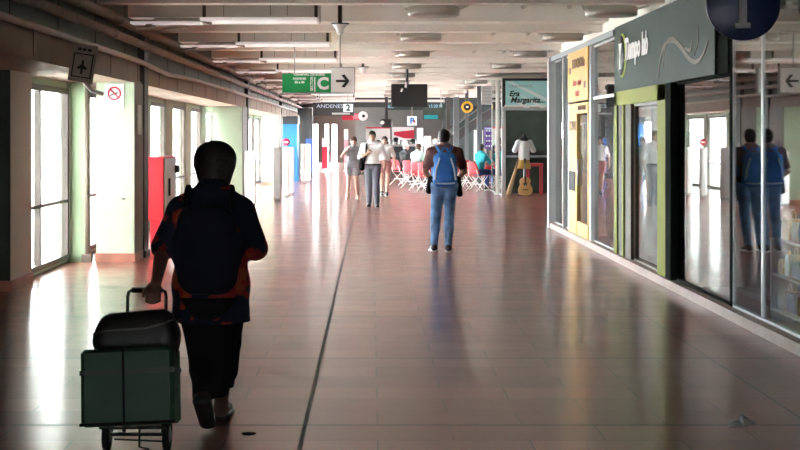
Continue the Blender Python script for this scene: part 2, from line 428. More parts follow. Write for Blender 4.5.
def mats():
    floor_mat()
    glass_mat('glass', 1.5, (.97, .99, .98)); glass_mat('shop_glass', 1.75, (.88, .92, .92))
    mat('ceiling', (.55, .51, .46), .7, noise=.06, scale=1.5); mat('beam_paint', (.84, .80, .74), .65, noise=.05, scale=2)  # slab toned darker than the beams so the recesses look shaded
    mat('housing', (.66, .60, .54), .6, noise=.05, scale=2); mat('diffuser', (.86, .82, .82), .4, emit=(1, .93, .92), es=.035)
    mat('seam_dark', (.06, .045, .035), .8)
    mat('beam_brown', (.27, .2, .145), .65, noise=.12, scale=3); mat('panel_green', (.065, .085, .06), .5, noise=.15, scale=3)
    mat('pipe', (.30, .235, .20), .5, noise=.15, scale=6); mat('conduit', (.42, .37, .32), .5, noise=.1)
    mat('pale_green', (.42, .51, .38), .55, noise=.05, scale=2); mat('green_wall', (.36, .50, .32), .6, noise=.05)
    mat('dark_green', (.035, .05, .038), .5, noise=.2, scale=3)
    mat('terracotta', (.40, .17, .12), .45, noise=.15, scale=5); mat('window_dark', (.085, .07, .06), .4)
    mat('steel_dark', (.045, .042, .04), .45, .3); mat('sign_board', (.5, .42, .37), .6); mat('brown_dark', (.05, .04, .02), .6); mat('brown_face', (.2, .165, .13), .5)
    mat('white_paint', (.82, .82, .8), .45); mat('white_flat', (.85, .85, .85), .7); mat('off_white', (.66, .63, .58), .6)
    mat('red_paint', (.62, .012, .03), .4, coat=.3); mat('grey_metal', (.42, .42, .41), .35, .6); mat('alu', (.5, .52, .53), .35, .55)
    mat('black', (.012, .012, .013), .5); mat('post_black', (.010, .015, .012), .9, spec=.05); mat('teal_dark', (.04, .055, .056), .6, noise=.3, scale=.7); mat('post_grey', (.10, .115, .125), .5); mat('black_gloss', (.012, .012, .014), .2); mat('charcoal', (.018, .018, .02), .7)
    mat('sign_green', (.0, .30, .075), .4); mat('sign_white', (.85, .85, .86), .45); mat('sign_red', (.62, .02, .06), .45)
    mat('navy', (.02, .034, .11), .35); mat('digit', (.75, .78, .78), .5)
    mat('fascia', (.03, .052, .043), .6, spec=.15, noise=.04); mat('swoosh', (.10, .075, .058), .5); mat('lime', (.27, .30, .05), .6, spec=.15); mat('lime_ring', (.45, .55, .08), .5)
    mat('curb', (.36, .25, .22), .5, noise=.1, scale=4)
    mat('yellow', (.60, .35, .055), .5, noise=.04); mat('brown_text', (.20, .09, .04), .6); mat('red_text', (.6, .12, .1), .6)
    mat('teal_sign', (.40, .76, .78), .5); mat('teal_light', (.72, .88, .9), .5)
    mat('shop_wall', (.16, .15, .14), .8, noise=.2, scale=1.2); mat('shop_dark', (.05, .052, .05), .8, noise=.3, scale=2); mat('slat', (.33, .35, .34), .6)
    mat('blue_kiosk', (.01, .15, .42), .45); mat('poster_grey', (.62, .62, .63), .6, noise=.25, scale=1.6)
    mat('pink', (.7, .25, .3), .6); mat('purple', (.11, .05, .24), .5)
    mat('skin', (.46, .27, .19), .55); mat('skin_light', (.62, .40, .31), .55); mat('skin_dark', (.11, .055, .038), .55)
    mat('eye_dark', (.02, .015, .012), .2); mat('lip', (.35, .12, .10), .5); mat('hair_dark', (.012, .009, .008), .6, bump=.3, scale=60)
    mat('hair_brown', (.07, .035, .02), .6, bump=.3, scale=60); mat('hair_white', (.62, .6, .57), .7, bump=.3, scale=60)
    blotch_mat('floral', (.008, .011, .024), [(.20, .02, .016), (.24, .05, .02)], .53, 7)
    mat('black_cloth', (.008, .008, .010), .9, noise=.2, spec=.15); mat('navy_cloth', (.008, .010, .020), .85, spec=.2)
    mat('maroon', (.17, .08, .08), .9, noise=.1); mat('white_shirt', (.82, .82, .84), .8); mat('grey_trousers', (.12, .12, .15), .85, noise=.1)
    mat('denim', (.11, .21, .41), .85, noise=.6, scale=6); mat('blue_pack', (.02, .15, .52), .65); mat('pale_blue', (.42, .52, .66), .65)
    mat('grey_dress', (.34, .36, .40), .85, noise=.2, scale=12); mat('mint', (.55, .75, .70), .85); mat('teal_cloth', (.02, .33, .38), .85)
    mat('blue_cloth', (.03, .07, .25), .85); mat('rose_cloth', (.5, .24, .24), .85)
    mat('sole_white', (.75, .75, .75), .6); mat('shoe_black', (.012, .012, .014), .5); mat('shoe_brown', (.09, .05, .035), .6)
    mat('box_green', (.012, .05, .024), .55, noise=.2, scale=4); mat('bag_black', (.010, .010, .011), .5, bump=.4, scale=6)
    mat('tyre', (.015, .014, .013), .8); mat('zip', (.12, .11, .09), .5)
    mat('chair_red', (.62, .045, .06), .45); mat('table_white', (.7, .7, .7), .4)
    mat('guitar_wood', (.68, .40, .15), .35); mat('wood_dark', (.09, .04, .02), .5); mat('wood_pale', (.55, .34, .17), .5)
    mat('drum', (.36, .33, .29), .35, .35); mat('bulkhead', (.02, .028, .03), .6); mat('concrete', (.78, .77, .75), .9, noise=.15, scale=.6)
    mat('far_wall', (.14, .145, .14), .8, noise=.1, scale=.4); mat('gold', (.75, .40, .03), .4); mat('grey_panel', (.30, .32, .34), .6)
    mat('led', (.2, .45, .6), .5, emit=(.5, .85, 1), es=.12); mat('tube_light', (.9, .9, .9), .4)
    mat('added_lamp_glow', (.9, .9, .9), .4, emit=(1, .95, .88), es=2)
mats()

# ------------------------------------------------------------------ camera, world
cam = bpy.data.cameras.new('camera'); co = bpy.data.objects.new('camera', cam); COL.objects.link(co)
co.location = (0, 0, H); co.rotation_euler = (PI/2, 0, 0)
cam.sensor_width = 36; cam.lens = F/800*36; cam.shift_x = (400-CX)/800; cam.shift_y = -(225-CY)/800
cam.clip_start = .05; cam.clip_end = 300
S.camera = co
w = bpy.data.worlds.new('sky'); S.world = w; w.use_nodes = True
bg = w.node_tree.nodes['Background']; bg.inputs[0].default_value = (.95, .98, 1, 1); bg.inputs[1].default_value = 6.0
S.view_settings.view_transform = 'Standard'; S.view_settings.look = 'None'; S.view_settings.gamma = 1
S.view_settings.use_curve_mapping = False; S.view_settings.exposure = 3.3
cy = S.cycles
cy.use_denoising = True; cy.max_bounces = 10; cy.diffuse_bounces = 6; cy.glossy_bounces = 5; cy.transparent_max_bounces = 16
cy.sample_clamp_indirect = 8; cy.caustics_reflective = False; cy.caustics_refractive = False

def sbox(name, m, *b, label=None): return struct(MB().box(*b).build(name, m), label)
def bx(name, m, parent, *b, bev=0, world=True): return MB().box(*b, bev=bev).build(name, m, parent, world=world)

# ------------------------------------------------------------------ shell
fl = MB().box(-4.3, 12, -4.2, 92, -.2, 0).build('floor', 'floor', auto=False)
fl.location = (0, 0, 0); struct(fl)
sbox('exterior_ground', 'concrete', -60, -4.3, -10, 130, -.5, -.12)
sbox('exterior_ground', 'concrete', 12, 60, -10, 130, -.5, -.12)
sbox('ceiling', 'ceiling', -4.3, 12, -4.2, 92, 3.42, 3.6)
EDGES = [3.4+4.6*k for k in range(13)]            # lower edges of the cross beams
for e in EDGES:
    m = MB(); x1 = 3.3 if e < 26 else 11.9
    m.prism([(e-.9, 3.42), (e-.9, 3.2), (e-.3, 3.2), (e-.3, 3.10), (e, 3.10), (e, 3.3), (e+.1, 3.3), (e+.1, 3.42)], -3.1, x1, 'yz')
    struct(m.build('ceiling_beam', 'beam_paint'))
sbox('wall_sky_blocker', 'concrete', -9.2, -9, -8, 25, -.2, 7)  # unseen facade added to cut the sky light on the near pillars
sbox('roof_sky_blocker', 'concrete', -6.6, -4.3, 10, 92, 2.5, 2.6)  # unseen canopy added to hold back high sky light at the windows
# left wall : piers, windows, deep beam
sbox('wall_left', 'dark_green', -4.2, -3.89, -4.2, 15.4, 0, 2.28)
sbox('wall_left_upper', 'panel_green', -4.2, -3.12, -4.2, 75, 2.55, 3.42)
m = MB(); m.box(-4.2, -3.05, -4.2, 75, 2.28, 2.55); m.box(-3.05, -3.03, -4.2, 75, 2.28, 2.31)
struct(m.build('beam_left', 'beam_brown'))
m = MB()
for k in range(36): m.box(-3.05, -3.046, 1.5+2*k, 1.515+2*k, 2.31, 2.55); m.box(-3.12, -3.115, .9+2*k, .915+2*k, 2.56, 3.40)
struct(m.build('trim_1', 'seam_dark'))
m = MB(); m.box(-4.3, -.1, -4.4, -4.2, 0, 3.42); m.box(.5, 12, -4.4, -4.2, 0, 3.42); m.box(-.1, .5, -4.4, -4.2, 2.2, 3.42)  # gap behind the camera added to let in fill light
struct(m.build('wall_back', 'shop_wall'))
sbox('exterior_ground', 'concrete', -4.3, 12, -14, -4.4, -.5, -.12)

# piers of the left wall
PIERS = [(-4.1, -3.72, 15.45, 16.4), (-3.5, -3.02, 19.05, 19.7), (-3.71, -3.03, 35, 36.3), (-3.58, -3.05, 49, 50.3), (-3.58, -3.05, 64, 65.3)]
for i, (x0, x1, y0, y1) in enumerate(PIERS):
    m = MB(); m.box(x0, x1, y0, y1, .0, 2.28)
    m.build('pillar', 'off_white' if i == 0 else 'pale_green').__setitem__('kind', 'structure')
    struct(MB().box(x0-.015, x1+.015, y0-.015, y1+.015, 0, .11).build('baseboard_left', 'terracotta'))
    if i == 0:
        struct(MB().box(x0, x1-.005, y0-.012, y0-.001, .11, 2.28).build('trim_2', 'dark_green'))
    else:
        m = MB(); m.box(x1+.001, x1+.012, y0+.02, y1, .11, 2.28); struct(m.build('trim_3', 'brown_face'))
        m = MB(); m.box(x1-.06, x1+.03, y1+.02, y1+.36, 0, 3.0); m.box(x1-.08, x1+.05, y1-.0, y1+.4, 0, .09)
        struct(m.build('trim_4', 'steel_dark'))
# pale wall slab behind first window, round conduit column
m = MB(); m.box(-3.86, -3.66, 19.1, 19.5, 0, 2.28); struct(m.build('pillar', 'green_wall'))
m = MB(); m.tube([(-3.62, 19.07, .05), (-3.62, 19.07, 2.28)], .035, 12); m.box(-3.68, -3.56, 19.0, 19.14, 0, .1)
struct(m.build('trim_5', 'brown_face'))

wn = [0]
def win(y0, y1, mulls=(), z0=.04, z1=2.2, tr=.78):
    wn[0] += 1
    r = empty('window_%d' % wn[0], (-3.89, (y0+y1)/2, z0)); struct(r)
    m = MB(); X0, X1 = -3.93, -3.85
    m.box(X0, X1, y0, y0+.06, z0, z1); m.box(X0, X1, y1-.06, y1, z0, z1); m.box(X0, X1, y0, y1, z1-.07, z1); m.box(X0, X1, y0, y1, z0, z0+.06)
    m.box(X0, X1, y0, y1, tr-.02, tr+.02)
    for q in mulls: m.box(X0, X1, q-.025, q+.025, z0, z1)
    m.build('window_frame', 'window_dark', r)
    MB().box(-3.894, -3.886, y0+.05, y1-.05, z0+.05, z1-.06).build('window_pane', 'glass', r)
    return r
win(16.4, 19.05, (17.45,))
piers_y = []
y = 20.2; 
ws = []
while y < 74:
    y0, y1 = y, y+(1.9 if y < 36 else 2.5)
    ws.append((y0, y1)); y += 2.9
for y0, y1 in ws: win(y0, y1)
m = MB()
for (a, b), (c, d) in zip(ws[:-1], ws[1:]): m.box(-3.97, -3.83, b, c, 0, 2.28)
m.box(-3.97, -3.83, 19.05, 20.2, 0, 2.28)
m.box(-3.97, -3.87, 16.4, 75, 2.2, 2.28); m.box(-3.97, -3.87, 16.4, 75, -.02, .04)
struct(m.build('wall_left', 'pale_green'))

# pipes along the left
def thing(name, mb, m, label, cat, group=None): return tag(mb.build(name, m), label, cat, group)
m = MB(); m.tube([(-2.95, -4, 2.77), (-2.95, 74, 2.77)], .05, 12)
for k in range(34): m.tube([(-2.95, 1+2.3*k, 2.77), (-2.95, 1.07+2.3*k, 2.77)], .062, 12)
p1 = thing('pipe', m, 'pipe', 'brownish middle pipe running along the left wall above the beam', 'pipe', None)
m = MB(); m.tube([(-2.98, -4, 2.97), (-2.98, 74, 2.97)], .06, 12)
for k in range(30): m.tube([(-2.98, 2+2.6*k, 2.97), (-2.98, 2.08+2.6*k, 2.97)], .072, 12)
thing('pipe', m, 'pipe', 'thick topmost pipe under the ceiling at the left', 'pipe')
pts = [(-3.0, -4, 2.56), (-3.0, 8, 2.57), (-3.0, 14, 2.575), (-3.0, 19.5, 2.56), (-2.99, 22, 2.50), (-2.99, 24, 2.53), (-2.99, 30, 2.56), (-2.99, 74, 2.56)]
m = MB(); m.tube(pts, .034, 10); thing('conduit', m, 'conduit', 'pale lowest conduit running along the top of the left brown beam', 'pipe')

# ceiling light boxes, left half
FX = None
for k, e in enumerate(EDGES[3:]):
    y0 = e+.5; y1 = e+1.55; x0, x1 = -2.88, -.64
    if FX is not None:
        r = copy_tree(FX); r.location = (-1.8, y0, 2.98)
    else:
        r = FX = empty('ceiling_light_box', (-1.8, y0, 2.98))
        m = MB(); m.box(x0, x1, y0, y1, 3.0, 3.415); m.build('housing', 'housing', r)
        m = MB(); m.box(x0+.85, x1-.0, y0-.02, y0+.5, 2.955, 3.0, bev=.012); m.box(x0+.02, x0+.85, y0+.02, y0+.3, 2.93, 2.955); m.build('diffuser', 'diffuser', r)
        m = MB()
        for x in (-1.98, -.66): m.box(x-.02, x+.02, y0-.012, y0, 3.0, 3.4)
        for x in (-1.75, -1.2, -1.0): m.box(x-.003, x+.003, y0-.003, y0+.001, 3.02, 3.4)
        m.build('seam', 'seam_dark', r)
        m = MB(); m.tube([(-2.68, y0+.1, 2.9), (-2.55, y0+.1, 2.99), (-2.0, y0+.05, 2.97)], .025, 8); m.tube([(-2.1, y0+.05, 3.0), (-1.9, y0+.08, 2.93)], .02, 8)
        m.tube([(-2.8, y0+.12, 2.86), (-2.2, y0+.3, 2.93)], .022, 8); m.build('bracket', 'pipe', r)
    tag(r, 'long beige ceiling light box on the left, %s of its row' % ['nearest', 'second nearest', 'third nearest', 'fourth nearest', 'fifth nearest', 'sixth nearest', 'seventh nearest', 'eighth nearest', 'ninth nearest', 'farthest'][k], 'ceiling light', 'light boxes along the left of the ceiling')

# round drum lamps
DR = None
rows = EDGES[1:12]
for cidx, xc in enumerate((.73, 2.84)):
    for k, e in enumerate(rows):
        if e < 17: continue
        loc = (xc, e+.6, 3.02)
        if DR is None:
            r = DR = empty('ceiling_lamp', loc)
            MB().lathe([(.28, 3.02), (.305, 3.03), (.31, 3.05), (.31, 3.13), (.30, 3.135)], (xc, e+.6, 0), 32).build('drum', 'drum', r)
            MB().tube([(xc, e+.6, 3.13), (xc, e+.6, 3.42)], .03, 10).build('stem', 'drum', r)
            for q in (-1, 1): MB().tube([(xc+.42*q, e+.1, 3.2), (xc+.38*q, e+.3, 3.12), (xc+.33*q, e+.6, 3.12), (xc+.3*q, e+.6, 3.10)], .018, 8).build('clip', 'off_white', r)
        else:
            r = copy_tree(DR); r.location = loc
        n = k-2
        side = 'middle' if cidx == 0 else 'right'
        w_ = ['nearest', 'second nearest', 'third nearest', 'fourth nearest', 'fifth nearest', 'sixth nearest', 'seventh nearest', 'eighth nearest', 'farthest'][n]
        tag(r, 'round drum ceiling lamp in the %s row, %s of that row' % (side, w_), 'lamp', 'drum lamps under the ceiling')
for px, Y, lb in ((340, 20.6, 'white cone ceiling speaker nearest, above the green sector sign'), (363, 33.5, 'small white cone ceiling speaker farther back, left of the hanging screen')):
    x = at(px, Y); r = empty('ceiling_speaker', (x, Y, 3.02), lb, 'speaker', 'cone speakers under the ceiling')
    MB().lathe([(.035, 2.99), (.045, 3.0), (.05, 3.06), (.1, 3.12), (.11, 3.13)], (x, Y, 0), 20).build('cone', 'white_paint', r)
    MB().lathe([(.12, 3.13), (.13, 3.14), (.13, 3.15), (.03, 3.15), (.03, 3.42)], (x, Y, 0), 20).build('mount', 'steel_dark', r)
hk = None
for px, e, lb in ((464, 17.2, 'left one above the hanging screen'), (525, 17.2, 'second from the left on the nearest beam'), (571, 17.2, 'third from the left on the nearest beam'), (494, 21.8, 'left one on the second beam'), (529, 21.8, 'right one on the second beam'), (475.5, 26.4, 'left one on the third beam'), (505, 26.4, 'right one on the third beam')):
    x = at(px, e+.2)
    if hk is None:
        hk = MB().tube([(x-.05, e+.02, 3.08), (x-.02, e+.3, 3.10), (x+.04, e+.5, 3.15), (x+.05, e+.55, 3.42)], .03, 8).build('ceiling_hook', 'off_white'); o = hk; z0 = hk.location.z
    else:
        o = hk.copy(); COL.objects.link(o)
    o.location = (x, e+.2, z0); tag(o, 'small pale bent ceiling pipe stub, ' + lb, 'pipe', 'pipe stubs on the ceiling beams')

# ------------------------------------------------------------------ left: signs, cabinet
r = empty('hanging_sign', (-2.90, 15.05, 2.13), 'brown tilted lift and stairs sign hanging on the left beam', 'sign')
M = Matrix.Translation((-2.90, 15.05, 2.33)) @ Matrix.Rotation(math.radians(9), 4, 'Y')
MB().box(-.125, .125, -.012, .012, -.19, .19, M=M).build('board', 'sign_board', r)
m = MB()
for a in ((-.1, .1, .085, .097), (-.1, .1, -.147, -.135), (-.1, -.088, -.147, .097), (.088, .1, -.147, .097)): m.box(a[0], a[1], -.016, -.01, a[2], a[3], M=M)
m.prism([(-.012, -.11), (-.012, -.06), (-.05, -.06), (-.05, -.045), (-.012, -.015), (-.01, .03), (.01, .03), (.012, -.015), (.05, -.045), (.05, -.06), (.012, -.06), (.012, -.11)], -.017, -.011, 'xz', M=M)
for x in (-.05, 0, .05): m.box(x-.018, x+.018, -.016, -.01, .125, .15, M=M)
m.build('pictogram', 'black', r)
m = MB(); m.tube([(at(79, 16), 16, 2.30), (at(80, 16), 16, zt(79, 16)), (at(84, 16), 16, zt(82, 16)), (at(90, 16), 16.1, zt(90, 16)), (at(97, 16), 16.3, zt(93, 16))], .024, 8)
thing('hanging_duct', m, 'white_paint', 'white drooping flexible duct below the tilted brown sign', 'cable')
r = empty('no_smoking_sign', (-3.27, 19.03, 1.93), 'white no smoking notice on the pale green pillar', 'sign')
MB().box(-3.39, -3.15, 19.035, 19.048, 1.93, 2.26).build('board', 'sign_white', r)
m = MB(); n = 32; cx, cz = -3.27, 2.14
m.tube([(cx+.077*math.cos(2*PI*i/n), 19.032, cz+.077*math.sin(2*PI*i/n)) for i in range(n)], .011, 6, closed=True)
m.tube([(cx-.052, 19.03, cz+.052), (cx+.052, 19.03, cz-.052)], .010, 6); m.build('ban_ring', 'sign_red', r)
m = MB(); m.tube([(cx-.05, 19.032, cz-.025), (cx+.045, 19.032, cz+.01)], .008, 6); m.build('cigarette', 'charcoal', r)
text('lettering', 'NO FUMAR', .038, 'grey_metal', r, (cx, 19.034, 2.0), FACE_CAM); text('lettering', 'LEY 19.419', .022, 'grey_metal', r, (cx, 19.034, 1.965), FACE_CAM)
m = MB(); m.tube([(-3.25, 19.03, .80), (-3.17, 19.0, .81), (-3.13, 19.0, .80)], .012, 8); thing('wall_hook', m, 'grey_metal', 'small pale hook on the pale green pillar below the no smoking notice', 'hook')
m = MB(); m.box(-3.008, -2.995, 19.25, 19.5, 1.62, 2.0, bev=.004); thing('wall_plate', m, 'off_white', 'beige vertical plate on the brown pillar side beside the dark post', 'plate')
r = empty('fire_hose_cabinet', (-3.15, 22.3, 0), 'red fire hose cabinet with grey front behind the pale green pillar', 'cabinet')
MB().box(-3.27, -3.0, 21.6, 22.95, .38, 1.30, bev=.012).build('body', 'red_paint', r)
d = MB().box(-3.0, -2.985, 21.64, 22.9, .41, 1.27, bev=.004).build('door', 'grey_metal', r)
MB().box(-2.985, -2.96, 22.0, 22.1, .72, .98, bev=.008).build('handle', 'steel_dark', d); MB().lathe([(.06, -2.985), (.06, -2.93), (.03, -2.92)], (0, 22.75, 1.1), 16, axis='x').build('dial', 'steel_dark', d)
for y in (21.65, 22.85): MB().box(-3.2, -3.06, y, y+.06, 0, .38).build('leg', 'red_paint', r)

# white bollard totems
tot = None
for px0, px1, Y, ztop, lb in ((245, 255.5, 34.0, 1.26, 'white slim totem standing before the third pillar'), (273, 281, 37.0, 1.32, 'white slim totem left of the one carrying the red disc'), (283, 289, 39.0, 1.3, 'white slim totem carrying a small red disc'), (288.6, 293.5, 40.5, 1.3, 'white slim totem just right of the red disc totem'), (301, 305.4, 51, 1.33, 'white slim totem, left of the pair before the dark kiosk'), (306, 310.4, 51.6, 1.33, 'white slim totem, right of the pair before the dark kiosk')):
    x0, x1 = at(px0, Y), at(px1, Y); r = empty('totem', ((x0+x1)/2, Y, 0), lb, 'bollard', 'white totems along the left')
    MB().box(x0, x1, Y, Y+.3, .06, ztop, bev=.015).build('body', 'white_paint', r); MB().box(x0+.02, x1-.02, Y+.02, Y+.28, 0, .06).build('foot', 'grey_metal', r)
    MB().box(x0+.03, x1-.03, Y-.006, Y, .2, ztop-.1).build('front_panel', 'white_flat', r)
x = at(286, 39.1); r = empty('disc_sign', (x, 39.15, 1.3), 'small red round sign on top of a white totem', 'sign')
MB().tube([(x, 39.15, 1.3), (x, 39.15, 1.36)], .015, 8).build('stalk', 'grey_metal', r)
MB().lathe([(.02, 39.13), (.10, 39.135), (.10, 39.16), (.02, 39.165)], (x, 0, 1.44), 20, axis='y').build('disc', 'sign_red', r); MB().box(x-.055, x+.055, 39.122, 39.13, 1.42, 1.455).build('bar', 'sign_white', r)

# blue and dark kiosks
x0, x1 = at(280.5, 53), at(297, 53)
r = empty('kiosk', ((x0+x1)/2, 53, 0), 'bright blue kiosk with black header against the left wall', 'kiosk')
MB().box(x0, x1, 53, 54.5, 0, 2.02).build('body', 'blue_kiosk', r); MB().box(x0-.03, x1+.03, 52.97, 54.5, 2.02, 2.3).build('header', 'black', r); MB().box(x0+.05, x1-.1, 52.985, 53, .12, 1.0).build('door', 'blue_kiosk', r)
x0, x1 = at(299, 57), at(312, 57)
r = empty('kiosk', ((x0+x1)/2, 57, 0), 'dark tall kiosk right of the bright blue one', 'kiosk')
MB().box(x0, x1, 57, 58.2, 0, 2.4).build('body', 'charcoal', r); MB().box(x0+.25, x1, 56.98, 57, .2, 1.5).build('front_panel', 'blue_cloth', r); MB().box(x0-.05, x1, 56.96, 58, 2.4, 2.66).build('header', 'black', r)
for px0, px1, Y, z0, z1, mm, lb in ((322, 328, 66, .15, 1.5, 'sign_red', 'tall red banner stand far left by the bright windows'), (331, 334, 70, .2, 1.3, 'pink', 'narrow pinkish banner stand far left, right of the red one'), (344, 348, 68, .3, 1.9, 'pink', 'pale red banner stand far back behind the woman in grey')):
    x0, x1 = at(px0, Y), at(px1, Y); r = empty('banner_stand', ((x0+x1)/2, Y, 0), lb, 'banner')
    MB().box(x0, x1, Y, Y+.03, z0, z1).build('banner', mm, r); MB().box(x0-.03, x1+.03, Y-.1, Y+.15, 0, .05).build('base', 'white_paint', r); MB().box((x0+x1)/2-.02, (x0+x1)/2+.02, Y+.03, Y+.06, .05, z1).build('pole', 'white_paint', r)
    MB().box(x0, x1, Y-.004, Y, z0+(z1-z0)*.72, z1).build('heading', 'sign_white', r)

# ------------------------------------------------------------------ overhead signs
Y = 25.0; x0, xm, x1 = at(282.3, Y), at(331, Y), at(355, Y)
r = empty('sector_sign', ((x0+x1)/2, Y, zt(93, Y)), 'green and white SECTOR C sign with black arrow hanging from the ceiling', 'sign')
zb, zg, zw = zt(92.5, Y), zt(73.5, Y), zt(68, Y)
MB().box(x0, xm, Y, Y+.12, zb, zg).build('green_panel', 'sign_green', r)
MB().box(xm, x1-.015, Y, Y+.12, zb, zw).build('white_panel', 'sign_white', r)
m = MB(); m.box(x0-.005, x1, Y-.01, Y+.13, zb-.02, zb); m.box(x1-.015, x1, Y-.01, Y+.13, zb-.02, zw+.015); m.box(xm, x1, Y-.01, Y+.13, zw, zw+.015); m.build('frame', 'grey_metal', r)
text('letter_c', 'C', .27, 'sign_white', r, (at(323, Y), Y-.002, zt(84, Y)), FACE_CAM, bold=.012)
text('lettering', 'SECTOR', .065, 'sign_white', r, (at(311.8, Y), Y-.002, zt(83.7, Y)), (PI/2, -PI/2, 0), bold=.002)
MB().box(at(314.2, Y), at(315.4, Y), Y-.004, Y, zb+.015, zg-.06).build('divider', 'sign_white', r)
text('lettering', 'ANDENES', .05, 'sign_white', r, (at(299.5, Y), Y-.002, zt(78.7, Y)), FACE_CAM, bold=.002); text('lettering', '32 a 36', .055, 'sign_white', r, (at(299.5, Y), Y-.002, zt(82.2, Y)), FACE_CAM, bold=.003)
text('lettering', 'TERMINAL DE BUSES', .05, 'sign_white', r, (at(309, Y), Y-.002, zt(74.6, Y)), FACE_CAM, bold=.002, sx=1.15)
xa, za = at(342.5, Y), zt(81, Y)
m = MB(); m.box(xa-.11, xa+.09, Y-.006, Y, za-.02, za+.02)
for q in (-1, 1): m.prism([(xa+.115, za), (xa+.065, za), (xa-.02, za+q*.095), (xa+.035, za+q*.11)], Y-.006, Y, 'xz')
m.build('arrow', 'black', r)
for x in (x0+.2, x1-.25): MB().tube([(x, Y+.06, zg if x < xm else zw), (x, Y+.06, 3.42)], .012, 8).build('hanger', 'grey_metal', r)

Y = 33.0; x0, x1 = at(391, Y), at(427.5, Y); z0, z1 = zt(107, Y), zt(84, Y); xc = at(407, Y)
r = empty('hanging_screen', (xc, Y, z0), 'black screen hanging from the ceiling on a pole', 'screen')
MB().box(x0, x1, Y, Y+.1, z0, z1, bev=.015).build('casing', 'charcoal', r); MB().box(x0+.03, x1-.03, Y-.006, Y, z0+.03, z1-.03).build('back_cover', 'black', r)
MB().tube([(xc, Y-.02, z1-.1), (xc, Y-.02, 3.42)], .03, 10).build('pole', 'black', r)
m = MB(); m.tube([(xc-.02, Y-.05, z1+.04), (xc-.03, Y-.05, z1-.08)], .025, 8); m.tube([(xc-.1, Y-.03, z1-.1), (xc-.13, Y-.03, z1-.17)], .02, 8); m.build('bracket', 'white_paint', r)
# far signs
Y = 48.0; x0, x1 = at(313, Y), at(354, Y)
r = empty('platform_sign', ((x0+x1)/2, Y, zt(115.5, Y)), 'long black ANDENES sign with a grey number 2 box', 'sign')
MB().box(x0, x1, Y, Y+.15, zt(115.5, Y), zt(102.5, Y)).build('board', 'black', r); MB().box(at(343.3, Y), at(353, Y), Y-.02, Y, zt(112, Y), zt(104, Y)).build('number_box', 'teal_light', r)
text('numeral', '2', .27, 'black', r, (at(348.2, Y), Y-.024, zt(108, Y)), FACE_CAM, bold=.012); text('lettering', 'ANDENES', .17, 'pale_blue', r, (at(330, Y), Y-.004, zt(106.3, Y)), FACE_CAM, sx=1.15)
MB().box(at(332, Y), at(350, Y), Y-.008, Y, zt(114.5, Y), zt(112.7, Y)).build('strip', 'grey_metal', r)
for x in (x0+.2, x1-.2): MB().tube([(x, Y+.07, zt(102.5, Y)), (x, Y+.07, 3.42)], .012, 8).build('hanger', 'grey_metal', r)
Y = 56.0; x0, x1 = at(342, Y), at(367.5, Y)
r = empty('toilet_sign', ((x0+x1)/2, Y, zt(120.5, Y)), 'small red hanging sign with a white round end', 'sign')
MB().box(x0, at(359, Y), Y, Y+.1, zt(120, Y), zt(113.5, Y)).build('board', 'sign_red', r); MB().box(at(353, Y), at(358, Y), Y-.005, Y, zt(119.3, Y), zt(114.3, Y)).build('pictogram_box', 'pink', r)
MB().lathe([(.02, Y-.01), (.18, Y), (.18, Y+.1), (.02, Y+.1)], (at(363, Y), 0, zt(116, Y)), 24, axis='y').build('disc', 'sign_white', r)
m = MB(); m.lathe([(.05, Y-.02), (.06, Y-.01)], (at(363.5, Y), 0, zt(116, Y)), 12, axis='y'); m.build('pictogram', 'black', r)
MB().tube([(at(350, Y), Y+.05, zt(113.5, Y)), (at(350, Y), Y+.05, 3.42)], .014, 8).build('hanger', 'grey_metal', r)
Y = 58.0
r = empty('parking_sign', (at(412, Y), Y, zt(125.5, Y)), 'white sign with a blue and red letter P', 'sign')
MB().box(at(407.3, Y), at(416.8, Y), Y, Y+.06, zt(125.5, Y), zt(116.3, Y)).build('board', 'teal_light', r); text('letter_p', 'P', .32, 'blue_pack', r, (at(412, Y), Y-.003, zt(121, Y)), FACE_CAM, bold=.014)
MB().lathe([(.04, Y-.006), (.05, Y)], (at(414.3, Y), 0, zt(121.5, Y)), 12, axis='y').build('dot', 'sign_red', r); MB().tube([(at(412, Y), Y+.03, zt(116.3, Y)), (at(412, Y), Y+.03, 3.42)], .014, 8).build('hanger', 'grey_metal', r)
Y = 52.0
r = empty('dark_hanging_sign', (at(433, Y), Y, zt(120, Y)), 'dark green hanging board above the backpack man', 'sign')
MB().box(at(423, Y), at(444, Y), Y, Y+.12, zt(119.5, Y), zt(107.5, Y)).build('board', 'dark_green', r); MB().box(at(424, Y), at(438, Y), Y-.006, Y, zt(119, Y), zt(115, Y)).build('strip', 'teal_cloth', r)
for px in (426, 441): MB().tube([(at(px, Y), Y+.06, zt(107.5, Y)), (at(px, Y), Y+.06, 3.42)], .014, 8).build('hanger', 'grey_metal', r)
Y = 60.0
r = empty('led_board', (at(415, Y), Y, zt(109.5, Y)), 'long dark board with pale blue lit letters behind the hanging screen', 'sign')
MB().box(at(385, Y), at(447, Y), Y, Y+.15, zt(110, Y), zt(103.5, Y)).build('board', 'bulkhead', r); text('lettering', 'BUS', .17, 'led', r, (at(390, Y), Y-.004, zt(106.8, Y)), FACE_CAM); text('lettering', '15:20 M', .17, 'led', r, (at(435.5, Y), Y-.004, zt(106.3, Y)), FACE_CAM)
for px in (388, 444): MB().tube([(at(px, Y), Y+.06, zt(103.5, Y)), (at(px, Y), Y+.06, 3.42)], .014, 8).build('hanger', 'grey_metal', r)
Y = 55.0; xc = at(386.5, Y)
r = empty('projector', (xc, Y, zt(127.5, Y)), 'black ceiling projector hanging above the people in white', 'projector')
